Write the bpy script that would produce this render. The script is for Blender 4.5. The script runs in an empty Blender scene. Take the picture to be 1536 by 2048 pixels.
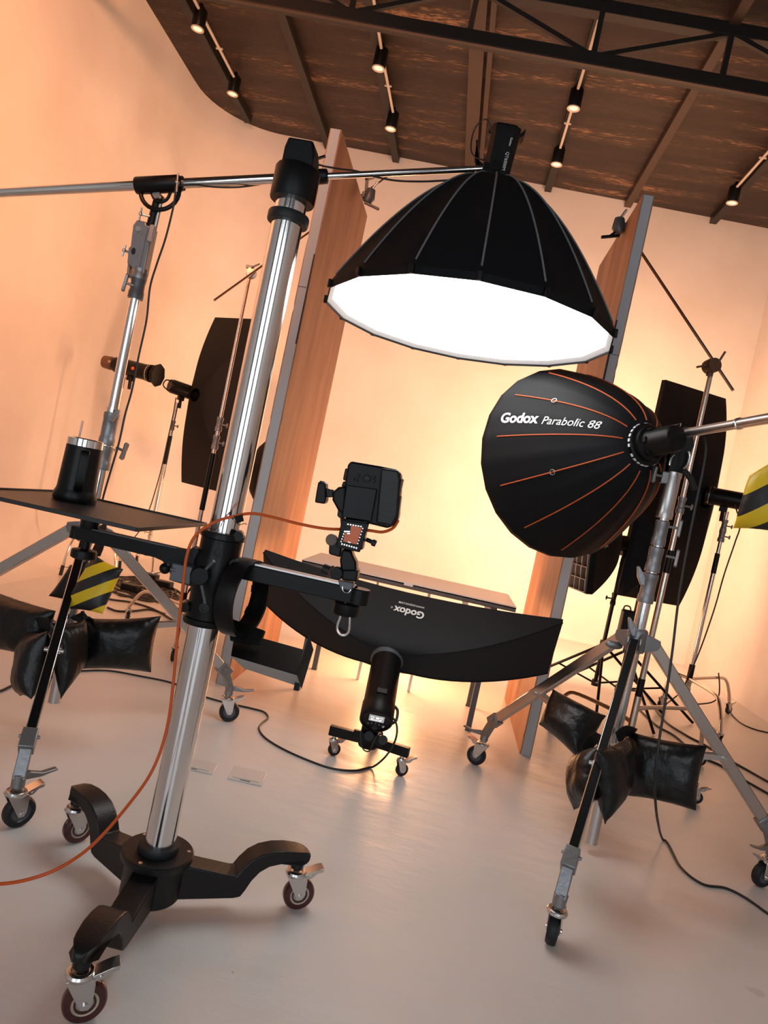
import bpy, bmesh, math, random
from math import sin, cos, pi, radians, sqrt
from mathutils import Vector as V, Matrix, Quaternion
from mathutils.noise import noise as pnoise
random.seed(7)
SC = bpy.context.scene
COL = SC.collection

# ------------------------------------------------------------------ camera
FPX, EYE = 1420.0, V((0, 0, 1.35))
_y, _p, _r = radians(5.3), radians(-1.65), radians(12.0)
FW = V((-sin(_y)*cos(_p), cos(_y)*cos(_p), sin(_p)))
RT = V((cos(_y), sin(_y), 0)); UP = RT.cross(FW)
EX = cos(_r)*RT + sin(_r)*UP
EY = -sin(_r)*RT + cos(_r)*UP
cd = bpy.data.cameras.new('camera'); cam = bpy.data.objects.new('camera', cd); COL.objects.link(cam)
cd.sensor_fit = 'VERTICAL'; cd.sensor_height = 36.0; cd.lens = FPX/2048*36.0; cd.clip_start = 0.05
cam.matrix_world = Matrix(((EX.x, EY.x, -FW.x, EYE.x), (EX.y, EY.y, -FW.y, EYE.y), (EX.z, EY.z, -FW.z, EYE.z), (0, 0, 0, 1)))
SC.camera = cam

def ray(x, y): return FW + EX*((x-768)/FPX) - EY*((y-1024)/FPX)
def at(x, y, Y):                     # survey point: photo position at a known room depth Y
    d = ray(x, y); return EYE + d*(Y/d.y)
def onz(x, y, z=0.0):                # survey point on a horizontal level
    d = ray(x, y); return EYE + d*((z-EYE.z)/d.z)

# --------------------------------------------------------------- materials
def lin(h):
    h = h.lstrip('#'); o = []
    for i in (0, 2, 4):
        c = int(h[i:i+2], 16)/255; o.append(c/12.92 if c <= .04045 else ((c+.055)/1.055)**2.4)
    return (*o, 1)
def mat(name, col, rough=.5, metal=0, spec=.5, bump=None, emit=None, var=None, aniso=0, coat=0, sheen=0):
    m = bpy.data.materials.new(name); m.use_nodes = True
    nt = m.node_tree; b = nt.nodes['Principled BSDF']
    c = lin(col) if isinstance(col, str) else (*col, 1)
    b.inputs['Base Color'].default_value = c
    b.inputs['Roughness'].default_value = rough; b.inputs['Metallic'].default_value = metal
    b.inputs['Specular IOR Level'].default_value = spec
    b.inputs['Coat Weight'].default_value = coat
    if sheen: b.inputs['Sheen Weight'].default_value = sheen; b.inputs['Sheen Roughness'].default_value = .4
    if aniso: b.inputs['Anisotropic'].default_value = aniso
    if emit: b.inputs['Emission Color'].default_value = (*emit[0], 1); b.inputs['Emission Strength'].default_value = emit[1]
    tc = None
    if bump or var: tc = nt.nodes.new('ShaderNodeTexCoord')
    if var:                          # var = (second colour, scale, (sx,sy,sz), low, high)
        mp = nt.nodes.new('ShaderNodeMapping'); mp.inputs['Scale'].default_value = var[2]
        nt.links.new(tc.outputs['Object'], mp.inputs['Vector'])
        n = nt.nodes.new('ShaderNodeTexNoise'); n.inputs['Scale'].default_value = var[1]; n.inputs['Detail'].default_value = 6
        nt.links.new(mp.outputs[0], n.inputs['Vector'])
        r = nt.nodes.new('ShaderNodeValToRGB'); r.color_ramp.elements[0].position = var[3]; r.color_ramp.elements[1].position = var[4]
        r.color_ramp.elements[0].color = c; r.color_ramp.elements[1].color = lin(var[0])
        nt.links.new(n.outputs['Fac'], r.inputs['Fac']); nt.links.new(r.outputs[0], b.inputs['Base Color'])
    if bump:                         # bump = (scale, strength, (sx,sy,sz))
        mp = nt.nodes.new('ShaderNodeMapping'); mp.inputs['Scale'].default_value = bump[2] if len(bump) > 2 else (1, 1, 1)
        nt.links.new(tc.outputs['Object'], mp.inputs['Vector'])
        n = nt.nodes.new('ShaderNodeTexNoise'); n.inputs['Scale'].default_value = bump[0]; n.inputs['Detail'].default_value = 5
        nt.links.new(mp.outputs[0], n.inputs['Vector'])
        bp = nt.nodes.new('ShaderNodeBump'); bp.inputs['Strength'].default_value = bump[1]; bp.inputs['Distance'].default_value = .01
        nt.links.new(n.outputs['Fac'], bp.inputs['Height']); nt.links.new(bp.outputs[0], b.inputs['Normal'])
    return m

M = {}
M['wall'] = mat('wall_paint', (.80, .77, .73), .75, spec=.25, var=('#dcd6cf', 1.3, (1, 1, 1), .35, .75))
M['rear'] = mat('dark_rear_wall', (.12, .12, .125), .7)
M['iron'] = mat('black_powder_coat', (.007, .007, .0075), .38, spec=.32, bump=(140, .12))
M['iron2'] = mat('black_satin_metal', (.004, .004, .0042), .36, spec=.22)
M['plastic'] = mat('black_plastic', (.0035, .0035, .0038), .42, spec=.22)
M['rubber'] = mat('dark_rubber', (.014, .015, .017), .5, spec=.3)
M['chrome'] = mat('polished_chrome', (.74, .73, .72), .12, 1, bump=(3, .02, (9, 9, .3)))
M['steel'] = mat('plated_steel', (.62, .61, .60), .24, 1)
M['cast'] = mat('cast_aluminium', (.26, .265, .275), .40, .8, bump=(60, .12))
M['alu'] = mat('satin_aluminium', (.55, .54, .53), .34, 1)
M['fabric'] = mat('black_softbox_fabric', (.0075, .008, .0095), .7, spec=.14, bump=(9, .12))
M['fabric3'] = mat('dark_grey_softbox_fabric', (.017, .0185, .020), .68, spec=.2, bump=(7, .35))
M['fabric2'] = mat('black_nylon', (.006, .0065, .008), .62, spec=.16, bump=(7, .2))
M['grey_pipe'] = mat('grey_piping', (.16, .17, .18), .5)
M['orange_pipe'] = mat('orange_piping', '#b8501e', .5)
M['vinyl'] = mat('black_vinyl', (.004, .004, .0043), .34, spec=.36, bump=(22, .55))
M['yellow'] = mat('yellow_vinyl', '#d9b51a', .45)
M['cable'] = mat('black_cable', (.014, .012, .012), .5)
M['tether'] = mat('orange_cable', '#c8520f', .42)
M['foam'] = mat('grey_panel_edge', (.40, .43, .46), .8, spec=.2, bump=(40, .2))
M['board'] = mat('brown_panel_board', '#8a5a3c', .5, spec=.4, var=('#b58663', 2.2, (6, 3, .6), .3, .75), bump=(180, .2))
M['white'] = mat('white_print', (.78, .78, .77), .5)
M['maroon'] = mat('maroon_tread', (.055, .012, .012), .22)
M['cream'] = mat('cream_hub', (.62, .52, .42), .4)
M['table'] = mat('pale_table_top', (.72, .70, .67), .35)
M['grey_metal'] = mat('dark_grey_metal', (.10, .105, .115), .4, .3)
M['steelbeam'] = mat('brown_or_lit_beam', (.055, .033, .023), .5)  # brown beams, and truss parts whose lit tone is painted in
M['blackbeam'] = mat('black_beam_paint', (.012, .011, .010), .5)
M['conduit'] = mat('white_conduit', (.62, .57, .50), .4)
M['glow'] = mat('lit_diffuser', (.8, .8, .8), .8, emit=((1, .985, .96), 4.1))
M['warm_glow'] = mat('warm_diffuser', (.8, .75, .7), .8, emit=((1, .62, .34), 2.0))
M['lamp'] = mat('spot_lens', (.8, .7, .6), .4, emit=((1, .72, .45), .75))
M['display'] = mat('camera_display', (.02, .005, .002), .3, emit=((.42, .075, .008), .55))
M['disp_txt'] = mat('display_symbols', (.8, .8, .8), .3, emit=((1, .95, .9), .8))
M['silver'] = mat('silver_lining', (.75, .75, .76), .35, .9)
M['lens'] = mat('glass_front', (.004, .004, .005), .25, spec=.15)
M['straw'] = mat('clear_straw', (.85, .7, .6), .12); M['straw'].node_tree.nodes['Principled BSDF'].inputs['Transmission Weight'].default_value = .6
M['outlet'] = mat('outlet_cover', (.60, .57, .54), .35)
M['knob'] = mat('brown_knob', (.10, .045, .022), .4)
M['grid'] = mat('grey_grid', (.14, .14, .14), .7)
M['screen_grey'] = mat('status_display', (.05, .05, .05), .3, emit=((.7, .72, .75), .35))

def floor_mat():
    m = mat('painted_concrete', (.66, .645, .625), .34, spec=.5, coat=.22)
    m.node_tree.nodes['Principled BSDF'].inputs['Coat Roughness'].default_value = .28
    nt = m.node_tree; b = nt.nodes['Principled BSDF']; N = nt.nodes.new; L = nt.links.new
    tc = N('ShaderNodeTexCoord')
    n1 = N('ShaderNodeTexNoise'); n1.inputs['Scale'].default_value = .9; n1.inputs['Detail'].default_value = 5; L(tc.outputs['Object'], n1.inputs['Vector'])
    r1 = N('ShaderNodeValToRGB'); r1.color_ramp.elements[0].position = .3; r1.color_ramp.elements[1].position = .7
    r1.color_ramp.elements[0].color = (.60, .585, .565, 1); r1.color_ramp.elements[1].color = (.70, .685, .665, 1); L(n1.outputs['Fac'], r1.inputs['Fac'])
    # sparse specks and scuffs
    v = N('ShaderNodeTexVoronoi'); v.inputs['Scale'].default_value = 5; L(tc.outputs['Object'], v.inputs['Vector'])
    r2 = N('ShaderNodeValToRGB'); r2.color_ramp.elements[0].position = .012; r2.color_ramp.elements[1].position = .02
    r2.color_ramp.elements[0].color = (.45, .40, .36, 1); r2.color_ramp.elements[1].color = (1, 1, 1, 1); L(v.outputs['Distance'], r2.inputs['Fac'])
    mx = N('ShaderNodeMix'); mx.data_type = 'RGBA'; mx.blend_type = 'MULTIPLY'; mx.inputs['Factor'].default_value = .8
    L(r1.outputs[0], mx.inputs['A']); L(r2.outputs[0], mx.inputs['B']); last = mx.outputs['Result']
    # two worn grey patches where the paint has rubbed off
    ns = N('ShaderNodeTexNoise'); ns.inputs['Scale'].default_value = 7; ns.inputs['Detail'].default_value = 5; L(tc.outputs['Object'], ns.inputs['Vector'])
    for px, py, rad in ((1515, 1985, .07), (1415, 2028, .045)):
        d = N('ShaderNodeVectorMath'); d.operation = 'DISTANCE'; d.inputs[1].default_value = onz(px, py); L(tc.outputs['Object'], d.inputs[0])
        a = N('ShaderNodeMath'); a.operation = 'MULTIPLY_ADD'; a.inputs[1].default_value = .30; L(ns.outputs['Fac'], a.inputs[0]); L(d.outputs['Value'], a.inputs[2])
        r = N('ShaderNodeMapRange'); r.inputs['From Min'].default_value = rad+.10; r.inputs['From Max'].default_value = rad+.115; r.inputs['To Min'].default_value = .42; r.inputs['To Max'].default_value = 0; L(a.outputs[0], r.inputs['Value'])
        m2 = N('ShaderNodeMix'); m2.data_type = 'RGBA'; L(r.outputs[0], m2.inputs['Factor']); L(last, m2.inputs['A']); m2.inputs['B'].default_value = (.40, .385, .36, 1); last = m2.outputs['Result']
    L(last, b.inputs['Base Color'])
    n2 = N('ShaderNodeTexNoise'); n2.inputs['Scale'].default_value = 2.6; n2.inputs['Detail'].default_value = 8; n2.inputs['Roughness'].default_value = .55; L(tc.outputs['Object'], n2.inputs['Vector'])
    rr = N('ShaderNodeMapRange'); rr.inputs['To Min'].default_value = .24; rr.inputs['To Max'].default_value = .46; L(n2.outputs['Fac'], rr.inputs['Value']); L(rr.outputs[0], b.inputs['Roughness'])
    mp = N('ShaderNodeMapping'); mp.inputs['Scale'].default_value = (1, 2.2, 1); L(tc.outputs['Object'], mp.inputs['Vector'])
    n3 = N('ShaderNodeTexNoise'); n3.inputs['Scale'].default_value = 5; n3.inputs['Detail'].default_value = 7; L(mp.outputs[0], n3.inputs['Vector'])
    bp = N('ShaderNodeBump'); bp.inputs['Strength'].default_value = .24; bp.inputs['Distance'].default_value = .02
    L(n3.outputs['Fac'], bp.inputs['Height']); L(bp.outputs[0], b.inputs['Normal'])
    return m
M['floor'] = floor_mat()

def ceil_mat():
    m = mat('foil_insulation', (.04, .025, .018), .42, metal=.35, spec=.5)
    nt = m.node_tree; b = nt.nodes['Principled BSDF']; N = nt.nodes.new; L = nt.links.new
    tc = N('ShaderNodeTexCoord'); mp = N('ShaderNodeMapping'); mp.inputs['Scale'].default_value = (.55, 5.0, 1); L(tc.outputs['Object'], mp.inputs['Vector'])
    n1 = N('ShaderNodeTexNoise'); n1.inputs['Scale'].default_value = 1.0; n1.inputs['Detail'].default_value = 3; L(mp.outputs[0], n1.inputs['Vector'])
    mp2 = N('ShaderNodeMapping'); mp2.inputs['Scale'].default_value = (5, 26, 1); L(tc.outputs['Object'], mp2.inputs['Vector'])
    n2 = N('ShaderNodeTexNoise'); n2.inputs['Scale'].default_value = 1.7; n2.inputs['Detail'].default_value = 6; n2.inputs['Roughness'].default_value = .7; L(mp2.outputs[0], n2.inputs['Vector'])
    # crinkle shows inside the broad bands, its highlights put into the colour
    a = N('ShaderNodeMath'); a.operation = 'MULTIPLY'; L(n1.outputs['Fac'], a.inputs[0]); L(n2.outputs['Fac'], a.inputs[1])
    r = N('ShaderNodeValToRGB'); e = r.color_ramp.elements; e[0].position = .2; e[1].position = .42
    e[0].color = (.030, .019, .014, 1); e[1].color = (.42, .24, .13, 1); k = e.new(.31); k.color = (.060, .036, .025, 1)
    L(a.outputs[0], r.inputs['Fac']); L(r.outputs[0], b.inputs['Base Color'])
    bp = N('ShaderNodeBump'); bp.inputs['Strength'].default_value = .5; bp.inputs['Distance'].default_value = .03
    L(n2.outputs['Fac'], bp.inputs['Height']); L(bp.outputs[0], b.inputs['Normal'])
    return m
M['ceiling'] = ceil_mat()

def hazard_mat(name, u, v):                    # diagonal black and yellow stripes along object-space direction u
    m = mat(name, '#d9b51a', .45); nt = m.node_tree; b = nt.nodes['Principled BSDF']; N = nt.nodes.new; L = nt.links.new
    tc = N('ShaderNodeTexCoord'); d = N('ShaderNodeVectorMath'); d.operation = 'DOT_PRODUCT'; d.inputs[1].default_value = u; L(tc.outputs['Object'], d.inputs[0])
    a = N('ShaderNodeMath'); a.operation = 'ADD'; a.inputs[1].default_value = v; L(d.outputs['Value'], a.inputs[0])
    f = N('ShaderNodeMath'); f.operation = 'FRACT'; L(a.outputs[0], f.inputs[0])
    g = N('ShaderNodeMath'); g.operation = 'GREATER_THAN'; g.inputs[1].default_value = .5; L(f.outputs[0], g.inputs[0])
    mx = N('ShaderNodeMix'); mx.data_type = 'RGBA'; mx.inputs['A'].default_value = (.010, .010, .011, 1); mx.inputs['B'].default_value = lin('#dcb916')
    L(g.outputs[0], mx.inputs['Factor']); L(mx.outputs['Result'], b.inputs['Base Color'])
    return m

# ------------------------------------------------------------ mesh helpers
def frame(d, up=V((0, 0, 1))):
    d = d.normalized()
    if abs(d.dot(up)) > .98: up = V((1, 0, 0))
    a = up.cross(d).normalized(); return a, d.cross(a)      # a, b perpendicular to d
class G:
    def __init__(s): s.v = []; s.f = []
    def add(s, vs, fs):
        o = len(s.v); s.v += [V(p) for p in vs]; s.f += [[i+o for i in f] for f in fs]; return s
    def box(s, c, size, ax=None):
        c = V(c); X, Y, Z = ax or (V((1, 0, 0)), V((0, 1, 0)), V((0, 0, 1)))
        h = [k/2 for k in size]
        p = [c+X*h[0]*i+Y*h[1]*j+Z*h[2]*k for i in (-1, 1) for j in (-1, 1) for k in (-1, 1)]
        return s.add(p, [(0, 1, 3, 2), (4, 6, 7, 5), (0, 4, 5, 1), (2, 3, 7, 6), (0, 2, 6, 4), (1, 5, 7, 3)])
    def bar(s, p, q, w, h, up=V((0, 0, 1))):               # rectangular bar p to q: w sideways, h along up
        p, q = V(p), V(q); a, b = frame(q-p, up); d = (q-p)
        return s.box((p+q)/2, (w, h, d.length), (a, b, d.normalized()))
    def loft(s, rings, close=True, caps=True):
        n = len(rings[0]); vs = [p for r in rings for p in r]; fs = []
        for i in range(len(rings)-1):
            for j in range(n if close else n-1):
                k = (j+1) % n; fs.append((i*n+j, i*n+k, (i+1)*n+k, (i+1)*n+j))
        if caps and close: fs += [tuple(range(n-1, -1, -1)), tuple((len(rings)-1)*n+j for j in range(n))]
        return s.add(vs, fs)
    def tube(s, pts, r, n=12, caps=True):
        pts = [V(p) for p in pts]; m = len(pts); rs = r if isinstance(r, (list, tuple)) else [r]*m
        rings = []; a = None
        for i, p in enumerate(pts):
            t = (pts[min(i+1, m-1)]-pts[max(i-1, 0)]).normalized()
            if a is None: a, b = frame(t)
            else:
                a = (a-t*a.dot(t)); a = a.normalized() if a.length > 1e-6 else frame(t)[0]; b = t.cross(a)
            rings.append([p+(a*cos(2*pi*k/n)+b*sin(2*pi*k/n))*rs[i] for k in range(n)])
        return s.loft(rings, True, caps)
    def cyl(s, p, q, r, n=24, r2=None):
        return s.tube([p, q], [r, r if r2 is None else r2], n)
    def lathe(s, prof, o=(0, 0, 0), d=V((0, 0, 1)), n=32, caps=True):
        d = V(d).normalized(); a, b = frame(d); o = V(o)
        return s.loft([[o+d*z+(a*cos(2*pi*k/n)+b*sin(2*pi*k/n))*r for k in range(n)] for r, z in prof], True, caps)
    def prism(s, poly, o, ax, ay, az, t):                  # polygon in (ax,ay) at o, thickness t centred along az
        o = V(o); n = len(poly)
        f = lambda k: [o+ax*x+ay*y+az*k for x, y in poly]
        return s.loft([f(-t/2), f(t/2)], True, True)
    def ball(s, c, r, n=16, sc=(1, 1, 1)):
        c = V(c); R = []
        for i in range(1, n//2):
            th = pi*i/(n//2); R.append([c+V((r*sc[0]*sin(th)*cos(2*pi*k/n), r*sc[1]*sin(th)*sin(2*pi*k/n), r*sc[2]*cos(th))) for k in range(n)])
        return s.loft(R)
    def torus(s, c, d, R, r, n=40, m=10, sc=1.0):
        a, b = frame(V(d)); c = V(c); d = V(d).normalized(); rings = []
        for i in range(n+1):
            t = 2*pi*i/n; e = a*cos(t)+b*sin(t)
            rings.append([c+e*(R+r*cos(2*pi*k/m))+d*r*sc*sin(2*pi*k/m) for k in range(m)])
        return s.loft(rings, True, False)
    def grid(s, fn, nu, nv):
        vs = [fn(i/nu, j/nv) for i in range(nu+1) for j in range(nv+1)]
        return s.add(vs, [(i*(nv+1)+j, (i+1)*(nv+1)+j, (i+1)*(nv+1)+j+1, i*(nv+1)+j+1) for i in range(nu) for j in range(nv)])
ORG = {}
def build(g, name, m, parent=None, bevel=0, org=None, solid=0, sub=0, angle=35):
    L = ORG[parent.name] if parent else (V(org) if org is not None else sum(g.v, V())/len(g.v))
    me = bpy.data.meshes.new(name); me.from_pydata([tuple(p-L) for p in g.v], [], g.f)
    bm = bmesh.new(); bm.from_mesh(me); bmesh.ops.remove_doubles(bm, verts=bm.verts, dist=1e-6)
    bmesh.ops.recalc_face_normals(bm, faces=bm.faces)
    for f in bm.faces: f.smooth = True
    bm.to_mesh(me); bm.free()
    me.set_sharp_from_angle(angle=radians(angle))
    o = bpy.data.objects.new(name, me); COL.objects.link(o); me.materials.append(M[m] if isinstance(m, str) else m)
    if parent: o.parent = parent
    else: o.location = L
    ORG[o.name] = L
    if solid:
        k = o.modifiers.new('thickness', 'SOLIDIFY'); k.thickness = solid; k.offset = 0
    if bevel:
        k = o.modifiers.new('edges', 'BEVEL'); k.width = bevel; k.segments = 2; k.limit_method = 'ANGLE'; k.angle_limit = radians(40)
    if sub:
        k = o.modifiers.new('smooth', 'SUBSURF'); k.levels = sub; k.render_levels = sub
    return o
def tag(o, label, cat, group=None, kind=None):
    o['label'] = label; o['category'] = cat
    if group: o['group'] = group
    if kind: o['kind'] = kind
    return o
def thing(name, label, cat, loc, group=None):
    o = bpy.data.objects.new(name, None); COL.objects.link(o); o.location = V(loc); ORG[o.name] = V(loc); o.empty_display_size = .1
    return tag(o, label, cat, group)
def struct(o): o['kind'] = 'structure'; return o
def spline(pts, k=8):                                      # Catmull-Rom through the points
    P = [V(p) for p in pts]; P = [P[0]*2-P[1]]+P+[P[-1]*2-P[-2]]; out = []
    for i in range(1, len(P)-2):
        a, b, c, d = P[i-1:i+3]
        for j in range(k):
            t = j/k; out.append(.5*((2*b)+(c-a)*t+(2*a-5*b+4*c-d)*t*t+(3*b-a-3*c+d)*t**3))
    return out+[P[-2]]
def cable(name, label, pts, r=.0045, m='cable', cat='cable', parent=None, group=None, k=8):
    P = spline(pts, k)
    for p in P: p.z = max(p.z, r)
    o = build(G().tube(P, r, 8), name, m, parent)
    return o if parent else tag(o, label, cat, group)
def lettering(s, fn, m, parent, name='lettering', bold=0.0, shear=0.0, sub=None):   # fn maps text units (1 unit = cap-height-ish) to points
    cu = bpy.data.curves.new('t', 'FONT'); cu.body = s; cu.offset = bold; cu.shear = shear; cu.align_x = 'LEFT'
    cu.resolution_u = 4
    t = bpy.data.objects.new('t', cu); COL.objects.link(t)
    dg = bpy.context.evaluated_depsgraph_get(); dg.update()
    me = bpy.data.meshes.new_from_object(t.evaluated_get(dg)); 
    L = ORG[parent.name]
    bm = bmesh.new(); bm.from_mesh(me)
    if sub:
        for x in range(1, int(sub)):
            geom = bm.verts[:]+bm.edges[:]+bm.faces[:]
            bmesh.ops.bisect_plane(bm, geom=geom, plane_co=(x*.5, 0, 0), plane_no=(1, 0, 0))
    x0 = min(v.co.x for v in bm.verts); w = max(v.co.x for v in bm.verts)-x0
    for v in bm.verts: v.co = V(fn((v.co.x-x0)/w, v.co.y/w))-L
    bm.to_mesh(me); bm.free()
    bpy.data.objects.remove(t); me.name = name
    o = bpy.data.objects.new(name, me); COL.objects.link(o); o.parent = parent; me.materials.clear(); me.materials.append(M[m])
    ORG[o.name] = L; return o
def area(name, loc, d, size, sizey, power, color, shape='RECTANGLE', up=V((0, 0, 1)), spread=180):
    l = bpy.data.lights.new(name, 'AREA'); l.shape = shape; l.size = size; l.energy = power; l.color = color; l.spread = radians(spread)
    if shape in ('RECTANGLE', 'ELLIPSE'): l.size_y = sizey
    o = bpy.data.objects.new(name, l); COL.objects.link(o)
    a, b = frame(-V(d), up); z = -V(d).normalized()
    o.matrix_world = Matrix(((a.x, b.x, z.x, loc[0]), (a.y, b.y, z.y, loc[1]), (a.z, b.z, z.z, loc[2]), (0, 0, 0, 1)))
    return o
Z = V((0, 0, 1))
# ================================================================ SETTING
CEIL = 5.5
struct(build(G().grid(lambda u, v: V((-4.2+7.6*u, -3.6+13.1*v, 0)), 4, 6), 'floor', 'floor', org=(0, 0, 0)))
def cyc_plan():
    P = [(V((-3.9, -3.6+11.5*i/8, 0)), V((1, 0, 0))) for i in range(9)]
    c = V((-3.02, 7.98, 0))
    for i in range(1, 13):
        t = pi-(pi/2)*i/12; e = V((cos(t), sin(t), 0)); P.append((c+V((e.x*.88, e.y*.9, 0)), -e))
    for i in range(1, 13): P.append((V((-3.02+6.3*i/12, 8.88+.33*i/12, 0)), V((.05, -1, 0))))
    return P
rings = []
for p, n in cyc_plan():
    R = .55 if p.x < -1.5 else max(.02, .55-.53*(p.x+1.5)/3.5)
    col = [p+n*(R*(1-sin(pi/2*k/8)))+Z*(R*(1-cos(pi/2*k/8))) for k in range(9)]
    rings.append(col+[p+Z*z for z in (1.5, 3, 4.5, CEIL+.05)])
struct(build(G().loft(rings, False, False), 'wall_back', 'wall', org=(0, 0, 0), angle=60))
struct(build(G().box((3.29, 2.8, 2.75), (.1, 12.9, 5.6)), 'wall_right', 'wall'))
struct(build(G().box((-.4, 2.9, CEIL+.03), (7.9, 13.2, .06)), 'ceiling', 'ceiling', org=(0, 0, CEIL)))
rear = G()
for x0, x1, z0, z1 in ((-4, -3.0, 0, 5.5), (-.5, .3, 0, 5.5), (2.6, 3.3, 0, 5.5), (-4, 3.3, 3.9, 5.5), (-4, 3.3, 0, .25)):
    rear.box(((x0+x1)/2, -3.65, (z0+z1)/2), (x1-x0, .12, z1-z0))
struct(build(rear, 'wall_rear', 'rear', org=(0, -3.65, 0)))
for i, (x0, x1) in enumerate(((-3.0, -.5), (.3, 2.6))):
    g = G()
    for k in range(4): xx = x0+(x1-x0)*k/3; g.box((xx, -3.65, 2.07), (.06, .08, 3.64))
    for zz in (.28, 2.0, 3.87): g.box(((x0+x1)/2, -3.65, zz), (x1-x0, .08, .06))
    struct(build(g, 'window_%d' % (i+1), 'grey_metal', org=(x0, -3.65, .25)))

# ceiling beams, conduits and spotlights
BX = (-3.43, -2.47, -1.6, -.65, .33, 1.33, 2.39)
bl = ('outermost dark ceiling beam beside the curved wall corner, carrying two spotlights', 'plain dark ceiling beam between the two spotlight beams left of the hanging softbox',
      'dark ceiling beam with two spotlights, ending behind the tall brown panel by the chrome column', 'wide double-flanged brown ceiling beam directly above the overhead light head',
      'dark ceiling beam with two spotlights just right of the overhead light head', 'plain brown ceiling beam running down to the grey-edged panel at the right',
      'dark ceiling beam with a single visible spotlight near the right wall corner')
for i, x in enumerate(BX):
    g = G(); w = .14 if i == 3 else .085; y1 = 8.85+(x+3.02)*.052 if x > -3 else 8.55
    if i == 3:
        g.box((x, 4, 5.40), (w, 2*(y1-4), .012)); g.box((x, 4, 5.45), (.02, 2*(y1-4), .1)); g.box((x+.125, 4, 5.40), (.05, 2*(y1-4), .012)); g.box((x+.125, 4, 5.45), (.015, 2*(y1-4), .1))
    else:
        g.box((x, 4, 5.455), (w, 2*(y1-4), .09))
    tag(build(g, 'ceiling_beam', 'steelbeam' if i in (3, 5) else 'blackbeam', bevel=.004), bl[i], 'beam', 'beams under the dark ceiling')
def spot(px, py, label):
    f = onz(px, py, 5.23); t = thing('spotlight', label, 'spotlight', f, 'spotlights under the ceiling')
    build(G().lathe([(.058, .006), (.062, .012), (.062, .17), (.05, .185)], f, Z, 28), 'body', 'iron2', t)
    r = build(G().lathe([(.060, .004), (.061, -.004), (.045, -.004), (.042, .006)], f, Z, 28, False), 'trim_ring', 'conduit', t)
    build(G().lathe([(.043, .003), (.043, .005)], f, Z, 24), 'lamp', 'lamp', t)
    build(G().box(f+Z*.2, (.03, .06, .05)), 'bracket', 'iron2', t)
    return f
sp = [spot(395, 58, 'black cylinder spotlight highest on the beam beside the curved wall'),
      spot(465, 188, 'black cylinder spotlight lower on the beam beside the curved wall'),
      spot(757, 137, 'black cylinder spotlight just under the truss, above the tall brown panel at left'),
      spot(781, 258, 'black cylinder spotlight nearest the tall brown panel at left'),
      spot(1147, 217, 'black cylinder spotlight under the truss, right of the hanging light head'),
      spot(1113, 329, 'black cylinder spotlight closest to the overhead softbox dome'),
      spot(1464, 406, 'lone black cylinder spotlight close to the right wall corner')]
def conduit(label, pts):
    g = G().tube(spline(pts, 4), .014, 10)
    for p in pts[1:-1]: g.box(p, (.07, .02, .012))
    tag(build(g, 'conduit_pipe', 'conduit'), label, 'pipe', 'conduits along the ceiling beams')
def cpt(f, dy): return V((f.x, f.y+dy, 5.385))
conduit('pale conduit pipe on the beam beside the curved wall', [V((sp[0].x, 4.2, 5.385)), V((sp[0].x, 5.6, 5.385)), cpt(sp[0], 0), (cpt(sp[0], 0)+cpt(sp[1], 0))/2, cpt(sp[1], 0)])
conduit('pale conduit pipe on the spotlight beam above the left brown panel', [V((sp[2].x, 4.2, 5.385)), V((sp[2].x, 5.6, 5.385)), cpt(sp[2], 0), (cpt(sp[2], 0)+cpt(sp[3], 0))/2, cpt(sp[3], 0)])
conduit('pale conduit pipe on the spotlight beam right of the overhead light head', [V((sp[4].x, 5.75, 5.385)), V((sp[4].x, 6.3, 5.385)), cpt(sp[4], 0), (cpt(sp[4], 0)+cpt(sp[5], 0))/2, cpt(sp[5], 0)])
conduit('pale conduit pipe reaching the lone spotlight near the right wall', [V((sp[6].x, 4.2, 5.385)), V((sp[6].x, 6.2, 5.385)), cpt(sp[6], -.7), cpt(sp[6], 0)])

t = thing('roof_truss', 'black steel truss with diagonal struts crossing below the ceiling', 'truss', (0, 5.68, 4.90))
ZB, ZT = 4.96, 5.38
def tr(x, z, dy=0): return V((x, 5.672+.046*x+dy, z))
YV = V((0, 1, 0))
build(G().bar(tr(-3.88, ZB), tr(3.2, ZB), .09, .1), 'bottom_chord', 'blackbeam', t, bevel=.003)
build(G().bar(tr(-3.88, ZB-.054, -.03), tr(3.2, ZB-.054, -.03), .035, .012), 'lit_lower_flange', 'steelbeam', t)  # brown strip paints in the light on the chord's underside
build(G().bar(tr(-3.88, ZT, .03), tr(3.2, ZT, .03), .1, .1), 'top_chord', 'blackbeam', t, bevel=.003)
for i, x in enumerate(BX[:-1]+(2.3,)):
    build(G().bar(tr(x, ZB+.04), tr(x, ZT-.04), .04, .04, YV), 'post', 'steelbeam' if i == 3 else 'blackbeam', t)  # middle post browned so its lit look sits in the colour
for i in range(len(BX)-1):
    a, b = BX[i], BX[i+1]; up = i % 2 == 0
    build(G().bar(tr(a, ZB+.03 if up else ZT-.03), tr(b, ZT-.03 if up else ZB+.03), .035, .035, YV), 'diagonal_strut', 'blackbeam', t)

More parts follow.
